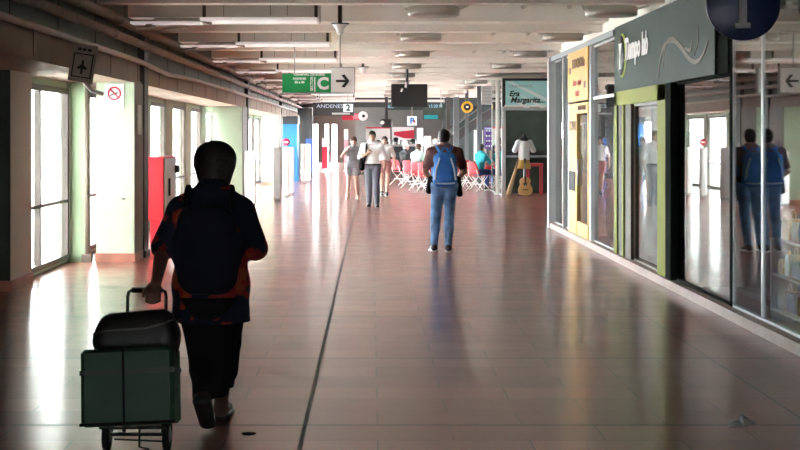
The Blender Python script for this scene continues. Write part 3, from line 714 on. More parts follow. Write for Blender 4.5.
MB().box(at(380.5, Y), at(392.5, Y), Y, Y+.5, zt(127.5, Y), zt(119, Y), bev=.04).build('body', 'black', r); MB().tube([(xc, Y+.25, zt(119, Y)), (xc, Y+.25, 3.42)], .06, 10).build('mount', 'charcoal', r)
MB().lathe([(.06, Y-.03), (.07, Y)], (at(382.5, Y), 0, zt(122.5, Y)), 14, axis='y').build('lens', 'white_paint', r)

# ------------------------------------------------------------------ right : shop fronts
GX = 3.2
sbox('baseboard_right', 'curb', 3.10, 3.28, -4.2, 26.3, 0, .09)
sbox('wall_right_upper', 'beam_paint', 3.3, 3.4, -4.2, 26.3, 2.98, 3.42)
sbox('wall_right', 'shop_wall', 6.6, 6.75, -4.2, 39.5, 0, 3.42)
for i, y in enumerate((15.9, 19.42, 24.0, 26.25)): sbox('wall_partition', 'shop_dark', 3.34, 6.6, y, y+.08, 0, 2.95)
sbox('ceiling', 'shop_wall', 3.3, 6.6, -4.2, 26.3, 2.95, 2.98)
def shopwin(y0, y1, z0, z1, th=.03, m='alu', tilt=0, x=GX, glass='shop_glass', fd=.012):
    wn[0] += 1
    r = empty('window_%d' % wn[0], (x, (y0+y1)/2, z0)); struct(r)
    k = MB(); k.box(x-fd, x+fd, y0, y0+th, z0, z1); k.box(x-fd, x+fd, y1-th, y1, z0, z1); k.box(x-fd, x+fd, y0, y1, z0, z0+.02); k.box(x-fd, x+fd, y0, y1, z1-.03, z1)
    k.build('window_frame', m, r)
    MB().box(x-.005, x+.005, y0+th*.5, y1-th*.5, z0+.01, z1-.01).build('window_pane', glass, r)
    r.rotation_euler = (0, 0, tilt)
    return r
shopwin(13.32, 15.67, .09, 2.16, .02, 'post_black')
shopwin(12.29, 13.24, .09, 2.95, .012, tilt=.0095)
shopwin(9.0, 12.27, .09, 2.95, .012, tilt=-.0037)
shopwin(4.0, 9.0, .09, 2.95, .03); shopwin(-4.2, 4.0, .09, 2.95, .03)
struct(MB().box(3.175, 3.215, 13.24, 13.32, .09, 2.95).build('trim_6', 'post_black'))
struct(MB().box(3.12, 3.2, 15.68, 15.96, .0, 2.16).build('pillar', 'post_black'))
struct(MB().box(3.16, 3.28, 13.32, 13.74, 2.16, 2.98).build('trim_7', 'post_black'))
# dark fascia with logo
r = empty('shop_fascia', (3.18, 16.6, 2.165), 'dark green shop fascia with white lettering and pale swirls', 'shop sign')
MB().box(3.14, 3.28, 13.75, 19.42, 2.165, 3.0).build('panel', 'fascia', r)
yl = 18.84; zl = 2.61
lg = MB().lathe([(.245, 3.118), (.25, 3.13)], (0, yl, zl), 40, axis='x').build('logo_disc', 'black', r)
MB().lathe([(.275, 3.131), (.28, 3.139)], (0, yl-.04, zl), 40, axis='x').build('logo_ring', 'lime_ring', lg)
m = MB(); m.prism([(yl+.10, zl+.15), (yl-.10, zl+.15), (yl-.025, zl-.02), (yl-.03, zl-.14), (yl-.06, zl-.17), (yl+.06, zl-.17), (yl+.03, zl-.14), (yl+.025, zl-.02)], 3.112, 3.118, 'yz'); m.build('logo_mark', 'sign_white', lg)
text('lettering', 'Tiempo lab', .36, 'sign_white', r, (3.128, 17.80, 2.655), FACE_LEFT, bold=.014, shear=.1, fit=1.56)
def swirl(pts, rr):
    q = []
    for i in range(len(pts)-1):
        a, b = V3(pts[i]), V3(pts[i+1]); p0 = V3(pts[max(i-1, 0)]); p3 = V3(pts[min(i+2, len(pts)-1)])
        for t in np.linspace(0, 1, 8, endpoint=False):
            q.append(.5*((2*a)+(b-p0)*t+(2*p0-5*a+4*b-p3)*t*t+(3*a-p0-3*b+p3)*t**3))
    q.append(V3(pts[-1])); n = len(q)
    # a flat ribbon standing 3 mm proud of the fascia
    mm = MB(); vs = []
    for i, p in enumerate(q):
        d = q[min(i+1, n-1)]-q[max(i-1, 0)]; d /= np.linalg.norm(d)+1e-9; nn = V3((-d[1], d[0]))
        w_ = rr*(.35+.65*math.sin(PI*min(1, max(0, i/(n-1)))))
        for sgn in (-1, 1):
            vs += [(3.134, *(p+nn*w_*sgn)), (3.139, *(p+nn*w_*sgn))]
    fs = []
    for i in range(n-1):
        a, b = 4*i, 4*i+4
        fs += [(a, a+2, b+2, b), (a+1, b+1, b+3, a+3), (a, b, b+1, a+1), (a+2, a+3, b+3, b+2)]
    mm.add(vs, fs); return mm
def fy(px): return 1500*3.135/(px-CX)
def fp(px, py): return (fy(px), zt(py, fy(px)))
for pp, rr in (([fp(658, 78), fp(660, 60), fp(664, 46), fp(672, 40), fp(680, 46), fp(687, 56), fp(695, 62), fp(702, 56), fp(708, 40)], .03),
               ([fp(663, 68), fp(664, 52), fp(668, 40), fp(675, 38)], .022), ([fp(684, 48), fp(690, 50), fp(692, 40)], .018), ([fp(694, 55), fp(698, 40), fp(697, 26)], .012)):
    swirl(pp, rr).build('swirl', 'swoosh', r)
# round number sign
r = empty('number_sign', (2.845, 11.5, 2.33), 'dark blue round sign with a grey number 1 at the upper right', 'sign')
MB().lathe([(.277, 11.485), (.284, 11.49), (.284, 11.515), (.277, 11.52)], (2.845, 0, 2.614), 64, axis='y').build('disc', 'navy', r)
q = 11.5/1500
def dp(px, py): return (at(px, 11.5), zt(py, 11.5))
m = MB(); m.prism([dp(734.7, 28.5), dp(734.7, 23.2), dp(738.3, 23), dp(738.3, -10), dp(734.5, -8), dp(734.5, -13), dp(741, -18), dp(746.3, -18), dp(746.3, 22.7), dp(750, 22.7), dp(750, 28.3)], 11.478, 11.485)
m.build('numeral', 'digit', r); MB().tube([(2.845+.28, 11.5, 2.614), (3.17, 11.5, 2.614)], .012, 8).build('arm', 'grey_metal', r)

# lime shop front
r = empty('lime_storefront', (3.18, 17.75, .09), 'lime green shop door frame below the dark fascia', 'shop front')
m = MB(); m.box(3.13, 3.23, 15.97, 16.46, .09, 2.16); m.box(3.13, 3.23, 18.68, 18.8, .09, 2.0); m.box(3.13, 3.23, 19.18, 19.42, .09, 2.16); m.box(3.13, 3.23, 15.97, 19.42, 1.99, 2.164)
m.build('frame', 'lime', r)
m = MB(); m.box(3.15, 3.22, 18.26, 18.68, .09, 1.99); m.build('post', 'brown_dark', r); MB().box(3.15, 3.22, 18.8, 19.18, .09, 1.99).build('post', 'brown_dark', r)
shopwin(16.46, 18.26, .09, 1.99, .03, 'brown_face')
r = empty('window_poster', (3.267, 17.4, .12), 'grey poster with a round logo behind the lime framed window', 'poster')
MB().box(3.26, 3.275, 16.5, 18.3, .12, 1.97).build('sheet', 'poster_grey', r)
m = MB(); m.prism([(17.9, .2), (17.3, .2), (17.5, 1.0), (17.75, 1.6), (18.2, 1.8), (18.1, 1.2)], 3.252, 3.26, 'yz'); m.build('pale_figure', 'white_flat', r)
m = MB(); kk = 28; m.tube([(3.255, 17.05+.15*math.cos(2*PI*i/kk), 1.55+.15*math.sin(2*PI*i/kk)) for i in range(kk)], .012, 6, closed=True); m.build('logo_ring', 'sign_white', r)
text('lettering', 'Tiempo lab', .16, 'sign_white', r, (3.256, 17.05, 1.22), FACE_LEFT)

# glazed front with slats, red notices
struct(MB().box(3.14, 3.26, 21.56, 21.66, .09, 2.95).build('trim_8', 'alu')); struct(MB().box(3.14, 3.26, 23.94, 24.04, .09, 2.95).build('trim_9', 'alu'))
struct(MB().box(3.14, 3.26, 24.65, 24.72, .09, 2.95).build('trim_10', 'alu')); struct(MB().box(3.08, 3.28, 26.15, 26.35, .0, 2.98).build('trim_11', 'alu'))
struct(MB().box(3.12, 3.28, 19.42, 26.3, 2.9, 2.98).build('trim_12', 'grey_panel'))
shopwin(19.45, 21.56, .09, 2.9); shopwin(24.04, 24.65, .09, 2.9); shopwin(24.72, 26.15, .09, 2.9)
struct(MB().box(3.18, 3.22, 19.45, 21.56, 2.12, 2.16).build('trim_13', 'alu'))
m = MB(); m.box(3.75, 3.78, 19.55, 23.9, 0, 2.85)
for k in range(18): m.box(3.72, 3.76, 19.55, 23.9, .1+.15*k, .22+.15*k)
thing('slatted_screen', m, 'slat', 'grey horizontal slat screen behind the shop glass', 'screen')
for (z0, z1, y0, y1, mm, lb) in ((1.94, 2.12, 19.65, 20.5, 'pink', 'pinkish notice high behind the shop glass'), (1.78, 1.88, 20.2, 20.6, 'sign_red', 'small red notice hanging below the pinkish one')):
    xq = 3.3 if mm == 'pink' else 3.36
    mb = MB(); mb.box(xq, xq+.02, y0, y1, z0, z1, bev=.004); mb.tube([(xq+.01, y0+.1, z1), (xq+.01, y0+.1, 2.95)], .004, 6); mb.tube([(xq+.01, y1-.1, z1), (xq+.01, y1-.1, 2.95)], .004, 6)
    thing('notice_sign', mb, mm, lb, 'sign')
# yellow shop
r = empty('yellow_sign', (3.18, 22.8, 2.13), 'tall yellow shop sign with brown lettering above the yellow door', 'shop sign')
MB().box(3.12, 3.22, 21.7, 23.9, 2.13, 2.9).build('panel', 'yellow', r)
text('lettering', 'FOTOCENTRO', .2, 'brown_text', r, (3.112, 22.7, 2.70), FACE_LEFT, bold=.004, fit=1.25); text('lettering', 'fotos - copias', .17, 'red_text', r, (3.117, 22.8, 2.42), FACE_LEFT); text('lettering', 'carnet', .17, 'red_text', r, (3.117, 22.8, 2.26), FACE_LEFT)
for y, z in ((22.0, 2.36), (23.6, 2.62), (22.1, 2.68)): MB().box(3.114, 3.12, y-.08, y+.08, z-.05, z+.05).build('emblem', 'brown_text', r)
r = empty('yellow_storefront', (3.18, 22.8, .09), 'yellow shop door frame with glazed door', 'shop front')
m = MB(); m.box(3.13, 3.23, 22.95, 23.9, .09, 2.1); m.box(3.13, 3.23, 21.7, 23.0, 1.94, 2.1); m.box(3.13, 3.23, 21.7, 21.8, .09, 2.0); m.box(3.14, 3.22, 21.8, 23.0, .09, .3); m.build('frame', 'yellow', r)
text('lettering', 'REVELADO DIGITAL', .1, 'brown_text', r, (3.127, 22.35, 2.02), FACE_LEFT, bold=.002)
text('lettering', 'COPIAS', .22, 'brown_text', r, (3.127, 23.4, 1.75), FACE_LEFT, bold=.003); MB().box(3.12, 3.135, 23.1, 23.8, .75, 1.05).build('notice_box', 'charcoal', r)
d = MB().box(3.16, 3.2, 21.82, 22.94, .3, 1.92).build('door', 'shop_glass', r); MB().tube([(3.13, 22.8, .85), (3.13, 22.8, 1.25)], .015, 8).build('handle', 'alu', d)
# shop goods behind the near glass
gr = random.Random(3)
struct(MB().box(3.75, 6.5, 5, 15.4, 0, .05).build('trim_14', 'shop_dark'))
gcols = ['pink', 'white_paint', 'teal_sign', 'charcoal', 'yellow', 'rose_cloth', 'blue_pack', 'off_white']
gname = {'pink': 'pink', 'white_paint': 'white', 'teal_sign': 'pale teal', 'charcoal': 'charcoal', 'yellow': 'yellow', 'rose_cloth': 'rose', 'blue_pack': 'blue', 'off_white': 'cream'}
r = empty('display_shelf', (3.6, 11.9, 0), 'low grey shelf of goods behind the nearest shop glass', 'shelf')
for z in (.12, .42, .72): MB().box(3.45, 3.8, 10.4, 13.0, z-.02, z).build('shelf_board', 'grey_panel', r)
for y in (10.4, 11.65, 12.96): MB().box(3.45, 3.8, y, y+.04, 0, .72).build('upright', 'grey_panel', r)
lvl = {.12: 'bottom', .42: 'middle', .72: 'top'}
for z in (.12, .42, .72):
    y = 10.5; k = 0
    while y < 12.8:
        c = gcols[(k*3+int(z*10)) % 8]; hh = gr.uniform(.11, .185); ww = gr.uniform(.14, .26)
        if not (y < 11.7 < y+ww+.04):
            b = MB(); y0, y1 = y, y+ww; b.prism([(y0+.02, z+.001), (y1-.02, z+.001), (y1, z+hh*.5), (y1-.04, z+hh), (y0+.04, z+hh), (y0, z+hh*.5)], 3.5, 3.66, 'yz')
            b.tube([(3.58, (y0+y1)/2+.045*math.cos(PI*j/8), z+hh+.07*math.sin(PI*j/8)) for j in range(9)], .007, 6)
            nth = ['first', 'second', 'third', 'fourth', 'fifth', 'sixth', 'seventh', 'eighth', 'ninth', 'tenth', 'eleventh', 'twelfth', 'thirteenth'][k]
            thing('gift_bag', b, c, '%s gift bag with handle, %s from the near end of the %s shelf' % (gname[c], nth, lvl[z]), 'bag', 'gift bags behind the nearest shop glass'); k += 1
        y += ww+.05

# ------------------------------------------------------------------ guitar shop across the recess
Y = 39.3
fr = empty('guitar_storefront', (4.1, Y, 0), 'open shop front framed in grey with guitar inside', 'shop front')
m = MB(); m.box(3.40, 3.50, Y-.04, Y+.05, 0, 3.1); m.box(4.62, 4.72, Y-.06, Y+.06, 0, 3.3); m.box(3.40, 4.72, Y-.04, Y+.05, 2.27, 2.355); m.build('frame', 'alu', fr)
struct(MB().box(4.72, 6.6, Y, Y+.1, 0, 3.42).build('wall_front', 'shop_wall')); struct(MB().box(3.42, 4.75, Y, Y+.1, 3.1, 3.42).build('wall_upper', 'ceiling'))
shopwin(Y+.1, 43, .02, 3.3, .05, x=3.44); struct(MB().box(3.42, 3.46, Y+.08, 43, 3.3, 3.42).build('wall_right', 'shop_dark')); struct(MB().box(3.47, 6.6, 43, 43.1, 0, 3.42).build('wall_rear', 'shop_dark'))
r = empty('teal_sign', (4.0, Y-.1, 2.37), 'pale teal lettered sign over the guitar shop', 'shop sign')
MB().box(at(502, Y), at(547.6, Y), Y-.12, Y-.045, 2.37, zt(78.5, Y)).build('frame', 'charcoal', r)
MB().box(at(505, Y), at(547, Y), Y-.13, Y-.12, 2.41, zt(81, Y)).build('panel', 'teal_sign', r)
m = MB()
for a in (((506, 82), (512, 82), (547, 99), (547, 102)), ((514, 92), (518, 94), (546, 108), (540, 108)), ((506, 96), (508, 95), (530, 108), (524, 108))): m.prism([(at(p, Y), zt(q_, Y)) for p, q_ in a], Y-.133, Y-.13)
m.build('light_rays', 'teal_light', r); MB().box(at(504, Y), at(548, Y), Y-.135, Y-.1, 2.36, 2.41).build('lower_rail', 'white_paint', r)
text('lettering', 'CASA MUSICAL', .085, 'grey_panel', r, (at(520.5, Y), Y-.136, zt(86.5, Y)), FACE_CAM, sx=1.1)
text('lettering', 'Era', .2, 'black', r, (at(513.5, Y), Y-.136, zt(94, Y)), FACE_CAM, shear=.3, bold=.006); text('lettering', 'Margarita...', .2, 'black', r, (at(527, Y), Y-.136, zt(100.3, Y)), FACE_CAM, shear=.3, bold=.006)
r = empty('added_strip_lamp', (4.4, 41.2, 3.3), 'added ceiling strip lamp that brightens the guitar shop', 'lamp')  # lamp added to lift the dark shop interior
MB().box(3.9, 5.0, 41.1, 41.3, 3.32, 3.42).build('housing', 'white_paint', r); MB().box(3.92, 4.98, 41.12, 41.28, 3.30, 3.32).build('tube', 'added_lamp_glow', r)
# acoustic guitar
gx, gy = at(525.3, 39.9), 39.9
r = empty('guitar', (gx, gy, 0), 'pale acoustic guitar standing in the shop doorway', 'guitar')
def gb(t):   # half width of the body over height 0..1
    return .19*math.sin(PI*min(1, t*1.35+.0))**.55 if t < .37 else .19-.06*math.sin(PI*(t-.37)/.42)**1 if t < .5 else None
prof = [(0, .0), (.10, .005), (.165, .04), (.192, .10), (.19, .17), (.165, .23), (.135, .275), (.128, .30), (.138, .34), (.145, .38), (.13, .43), (.09, .465), (.03, .48), (0, .48)]
lean = Matrix.Translation((0, 0, .02)) @ Matrix.Rotation(-.14, 4, 'X')
poly = [(x, z) for x, z in prof] + [(-x, z) for x, z in prof[-2:0:-1]]
MB().prism(poly, -.05, .05, 'xz', M=lean).build('body', 'guitar_wood', r, world=False)
MB().prism([(.022, .3), (.025, .0+.48), (.022, .84), (-.022, .84), (-.025, .48), (-.022, .3)], -.075, -.05, 'xz', M=lean).build('neck', 'wood_dark', r, world=False)
MB().prism([(.022, .84), (.035, .98), (-.035, .98), (-.022, .84)], -.07, -.045, 'xz', M=lean).build('headstock', 'wood_dark', r, world=False)
m = MB(); m.lathe([(.001, -.056), (.048, -.055), (.05, -.05)], (0, 0, .3), 20, axis='y'); m.v = [tuple(lean @ Vector(p)) for p in m.v]; m.build('sound_hole', 'black', r, world=False)
MB().box(-.07, .07, -.06, -.05, .13, .155, M=lean).build('bridge', 'wood_dark', r, world=False)
m = MB()
for x in (-.014, -.008, -.003, .003, .008, .014): m.tube([lean @ Vector((x, -.068, .14)), lean @ Vector((x, -.08, .84))], .0012, 4)
m.build('strings', 'grey_metal', r, world=False)
m = MB(); m.tube([(at(507.5, 39.8), 39.7, .02), (at(513, 39.8), 39.85, .45), (at(520, 39.8), 40.1, 1.0)], [.075, .05, .02], 10); thing('wooden_horn', m, 'wood_pale', 'long pale wooden horn leaning left of the guitar', 'instrument')
x0, x1 = at(527, 40.6), at(543, 40.6)
r = empty('red_table', ((x0+x1)/2, 40.8, 0), 'small red table behind the guitar', 'table')
MB().box(x0, x1, 40.5, 41.1, .78, .86, bev=.01).build('tabletop', 'chair_red', r)
for x in (x0+.03, x1-.05):
    for y in (40.53, 41.03): MB().box(x, x+.035, y, y+.035, 0, .78).build('leg', 'chair_red', r)
r = empty('shop_counter', (3.9, 42.3, 0), 'dark green glazed counter deep inside the guitar shop', 'counter')
MB().box(3.6, 5.2, 42.0, 42.6, 0, 1.0, bev=.02).build('body', 'dark_green', r); MB().box(3.55, 5.25, 41.95, 42.65, 1.0, 1.05).build('top', 'grey_panel', r)
# tee shirt on a stand
tx = at(524, 40.2); r = empty('clothes_dummy', (tx, 40.2, 0), 'white tee shirt on a dummy with yellow skirt above the guitar', 'dummy')
solid_obj('torso', 'charcoal', r, [cap((0, 0, 1.0), (0, 0, 1.45), .12, .14, (1, .7, 1)), cap((0, 0, 1.4), (0, 0, 1.62), .05)], h=.012)
solid_obj('tee_shirt', 'white_shirt', r, [cap((0, 0, .98), (0, 0, 1.4), .15, .15, (1, .72, 1)), cap((-.16, 0, 1.42), (.16, 0, 1.42), .075), cap((-.16, 0, 1.42), (-.25, -.02, 1.22), .07, .075), cap((.16, 0, 1.42), (.25, -.02, 1.22), .07, .075)], h=.012, cuts=[((0, 0, .96), (0, 0, 1))])
solid_obj('skirt', 'yellow', r, [cap((0, 0, .98), (0, 0, .72), .13, .19, (1, .7, 1))], h=.012, cuts=[((0, 0, .72), (0, 0, 1)), ((0, 0, .97), (0, 0, -1))])
MB().tube([(0, 0, 0), (0, 0, 1.0)], .02, 8).build('pole', 'alu', r, world=False); MB().lathe([(.18, 0), (.18, .02), (.02, .04)], (0, 0, 0), 20).build('base', 'steel_dark', r, world=False)
struct(MB().box(3.47, 5.2, 42.9, 42.98, 1.2, 3.2).build('trim_15', 'dark_green'))

# ------------------------------------------------------------------ far concourse
struct(MB().box(-4.2, 12, 62, 62.4, 2.78, 3.42).build('wall_far', 'bulkhead'))
struct(MB().box(-3.0, 3.0, 61.9, 62, 3.0, 3.1).build('trim_16', 'off_white'))
sbox('wall_far_1', 'far_wall', -.9, 4.6, 84, 84.2, 0, 3.42); sbox('wall_far_2', 'far_wall', 9, 12, 70, 70.2, 0, 3.42); sbox('wall_far_3', 'teal_dark', 3.2, 9, 68, 68.2, 0, 3.42)
m = MB(); m.box(12, 12.2, -4.4, 50, 0, 3.42); m.box(12, 12.2, 60, 92, 0, 3.42); m.box(12, 12.2, 50, 60, 2.6, 3.42); struct(m.build('wall_right_far', 'far_wall'))  # unseen side wall added to darken the far concourse, gap admits some daylight
m = MB(); m.box(-4.2, -3.9, 75, 80, 0, 3.42); m.box(-4.2, -3.9, 84, 92, 0, 3.42); m.box(-4.2, -3.9, 80, 84, 2.3, 3.42); struct(m.build('wall_left_far', 'far_wall'))  # wall added to cut the side light at the far left
m = MB(); fo = [(-3.62, -3.25), (-2.9, -2.6), (-2.45, -2.1)]; xs = [-4.2]+[q for a in fo for q in a]+[-.9]
for a, b in zip(xs[::2], xs[1::2]): m.box(a, b, 91, 91.2, 0, 3.42)
for a, b in fo:
    m.box(a, b, 91, 91.2, 2.35, 3.42); wn[0] += 1
    r = struct(empty('window_%d' % wn[0], ((a+b)/2, 91.1, 0))); k_ = MB(); k_.box(a, a+.04, 91.02, 91.1, 0, 2.35); k_.box(b-.04, b, 91.02, 91.1, 0, 2.35); k_.box(a, b, 91.02, 91.1, .95, 1.0); k_.box(a, b, 91.02, 91.1, 2.3, 2.35); k_.build('window_frame', 'window_dark', r)
    MB().box(a+.03, b-.03, 91.05, 91.06, .02, 2.32).build('window_pane', 'glass', r)
struct(m.build('wall_far_4', 'far_wall'))
sbox('exterior_ground', 'concrete', -4.3, 12, 92, 130, -.5, -.12)
posts = [(456.3, 55, .20, 3.42, 'post_grey', 'grey square column left of the orange ring sign'), (466.8, 52, .12, 3.42, 'post_grey', 'slim dark grey column below the orange ring sign'), (479.5, 48.5, .16, 3.42, 'post_grey', 'grey column behind the seated child'), (448, 58, .14, 3.42, 'steel_dark', 'dark column farthest back on the right of the concourse'), (497.3, 41, .085, 3.42, 'white_paint', 'white slim pole in front of the purple poster')]
for px, Y, ww, h_, mm, lb in posts:
    x = at(px, Y); m = MB(); m.box(x-ww/2, x+ww/2, Y-ww/2, Y+ww/2, 0.02, h_); m.box(x-ww*.8, x+ww*.8, Y-ww*.8, Y+ww*.8, 0, .03)
    thing('column_post', m, mm, lb, 'post')
Y = 46; r = empty('hanging_shutter', (at(488, Y), Y, zt(105, Y)), 'grey ribbed overhead panel between the columns at the right', 'panel')
MB().box(at(482, Y), at(496, Y), Y, Y+.3, zt(104.5, Y), 3.42).build('casing', 'grey_panel', r)
m = MB()
for k in range(9): m.box(at(482, Y), at(496, Y), Y-.01, Y, zt(104, Y)+.1*k, zt(104, Y)+.1*k+.07)
m.build('ribs', 'grey_metal', r)
Y = 49; xc, zc = at(467.2, Y), zt(107, Y)
r = empty('ring_sign', (xc, Y, zc-.2), 'round black sign with an orange ring at the right of the concourse', 'sign')
m = MB(); m.tube([(xc+.15*math.cos(2*PI*i/28), Y, zc+.15*math.sin(2*PI*i/28)) for i in range(28)], .04, 8, closed=True); m.build('ring', 'gold', r)
MB().lathe([(.12, Y-.01), (.13, Y), (.13, Y+.05), (.12, Y+.06)], (xc, 0, zc), 24, axis='y').build('disc', 'black', r); MB().box(xc-.04, xc+.04, Y-.025, Y-.01, zc-.03, zc+.03).build('emblem', 'white_paint', r)
MB().tube([(xc+.18, Y+.03, zc), (at(479.5, Y), Y+.03, zc)], .02, 8).build('arm', 'charcoal', r)
MB().tube([(xc, Y+.03, zc+.13), (xc, Y+.03, 3.42)], .012, 8).build('hanger', 'charcoal', r)
# escalator
r = empty('escalator', (3.4, 60, 0), 'dark rising escalator at the right far end', 'escalator')
ya, yb = 59, 60.2
Pe = lambda px, py: (at(px, 59), zt(py, 59))
MB().prism([Pe(440, 153), Pe(440, 144), Pe(482, 114), Pe(492, 108), Pe(492, 117), Pe(482, 124)], ya+.1, yb, 'xz').build('truss', 'charcoal', r)
MB().prism([Pe(440, 144), Pe(440, 136.5), Pe(482, 106), Pe(482, 114)], ya+.13, ya+.15, 'xz').build('balustrade', 'glass', r)
m = MB(); m.tube([(*(Pe(438, 139)[:1]), ya+.14, Pe(438, 139)[1]), (Pe(441, 135)[0], ya+.14, Pe(441, 135)[1]), (Pe(482, 105)[0], ya+.14, Pe(482, 105)[1])], .05, 8); m.build('handrail', 'black', r)
MB().box(Pe(440, 150)[0], Pe(447, 150)[0], ya, yb, 0, Pe(440, 146)[1]).build('pit_housing', 'charcoal', r)
# poster panels
for px0, px1, Y, py0, py1, mm, lb, nm in ((484.5, 494, 47.5, 127, 149, 'purple', 'dark purple poster with pale dots at the right of the concourse', 'poster_panel'), (474, 483, 50, 130, 172, 'white_paint', 'white upright panel behind the seated child', 'poster_panel'), (424, 431, 64, 136, 160, 'off_white', 'cream panel left of the backpack man at the far end', 'poster_panel'), (417, 423, 64.5, 128, 160, 'teal_light', 'pale tall panel behind the white haired person', 'poster_panel')):
    x0, x1 = at(px0, Y), at(px1, Y); r = empty(nm, ((x0+x1)/2, Y, 0), lb, 'panel')
    MB().box(x0, x1, Y, Y+.06, zt(py1, Y), zt(py0, Y), bev=.01).build('board', mm, r)
    for x in (x0+.02, x1-.06): MB().box(x, x+.04, Y+.01, Y+.05, 0, zt(py1, Y)).build('leg', 'alu', r)
    if mm == 'purple':
        m = MB()
        for i in range(3):
            for j in range(4): m.lathe([(.02, Y-.005), (.025, Y)], (x0+.07+i*.08, 0, zt(146, Y)+j*.16), 10, axis='y')
        m.build('dots', 'teal_light', r); MB().box(x0+.03, x1-.03, Y-.004, Y, zt(129.5, Y), zt(127.8, Y)).build('heading', 'pale_blue', r)
# curved dark counter with striped goods
m = MB(); c0 = (at(389, 66), 70.5); ro, ri = 3.6, 3.3; seg = 24; vs = []
a0, a1 = math.radians(-100), math.radians(-40)
for i in range(seg+1):
    a = a0+(a1-a0)*i/seg
    for rr, z in ((ro, 0), (ro+.12, 1.15), (ri, 1.15), (ri, 0)): vs.append((c0[0]+rr*math.cos(a), c0[1]+rr*math.sin(a), z))
fs = [(4*i+j, 4*i+(j+1) % 4, 4*i+4+(j+1) % 4, 4*i+4+j) for i in range(seg) for j in range(4)]+[(3, 2, 1, 0), tuple(4*seg+j for j in range(4))]
m.add(vs, fs); r = empty('curved_counter', (c0[0]+1.5, c0[1]-3, 0), 'dark curved counter at the far end of the concourse', 'counter'); m.build('front', 'charcoal', r)
m = MB()
for i in range(seg):
    a = a0+(a1-a0)*i/seg; b_ = a0+(a1-a0)*(i+1)/seg
    m.tube([(c0[0]+(ro+.1)*math.cos(a), c0[1]+(ro+.1)*math.sin(a), 1.18), (c0[0]+(ro+.1)*math.cos(b_), c0[1]+(ro+.1)*math.sin(b_), 1.18)], .05, 6)
m.build('rail', 'grey_metal', r)
gr = random.Random(5); od = ['first', 'second', 'third', 'fourth', 'fifth', 'sixth', 'seventh', 'eighth', 'ninth', 'tenth', 'eleventh', 'twelfth']
for i in range(9):
    a = a0+(a1-a0)*(i+.4)/9.4; x, y = c0[0]+(ri+.2)*math.cos(a), c0[1]+(ri+.2)*math.sin(a); z = 1.151
    c = 'white_paint' if i % 2 else 'black_gloss'
    b = MB(); b.lathe([(.10, z), (.13, z+.05), (.12, z+.22+.06*(i % 3)), (.05, z+.27+.06*(i % 3))], (x, y, 0), 14)
    thing('jar', b, c, '%s round jar on the dark curved counter, %s from the left' % ('white' if i % 2 else 'black', od[i]), 'jar', 'jars on the far curved counter')
Y = 80
r = empty('wall_banner', (at(402, Y), Y, 0), 'long red and white banner along the far wall', 'banner')
MB().box(at(392, Y), at(414, Y), Y, Y+.05, zt(140, Y), zt(127, Y)).build('white_cloth', 'sign_white', r)
m = MB(); m.prism([(at(394, Y), zt(132, Y)), (at(414, Y), zt(130, Y)), (at(414, Y), zt(139, Y)), (at(403, Y), zt(138, Y)), (at(394, Y), zt(135, Y))], Y-.01, Y); m.build('red_shape', 'sign_red', r)
for x in (at(392.5, Y), at(413, Y)): MB().box(x, x+.06, Y+.05, Y+.1, 0, zt(127, Y)).build('pole', 'grey_metal', r)
r = empty('wall_banner', (at(380, Y), Y, 0), 'white banner left of the red and white one on the far wall', 'banner')
MB().box(at(366, Y), at(390, Y), Y, Y+.05, zt(141, Y), zt(127.5, Y)).build('white_cloth', 'sign_white', r); MB().box(at(366, Y), at(390, Y), Y-.01, Y, zt(128.5, Y), zt(127, Y)).build('red_edge', 'sign_red', r)
for x in (at(366.5, Y), at(389, Y)): MB().box(x, x+.06, Y+.05, Y+.1, 0, zt(128, Y)).build('pole', 'grey_metal', r)

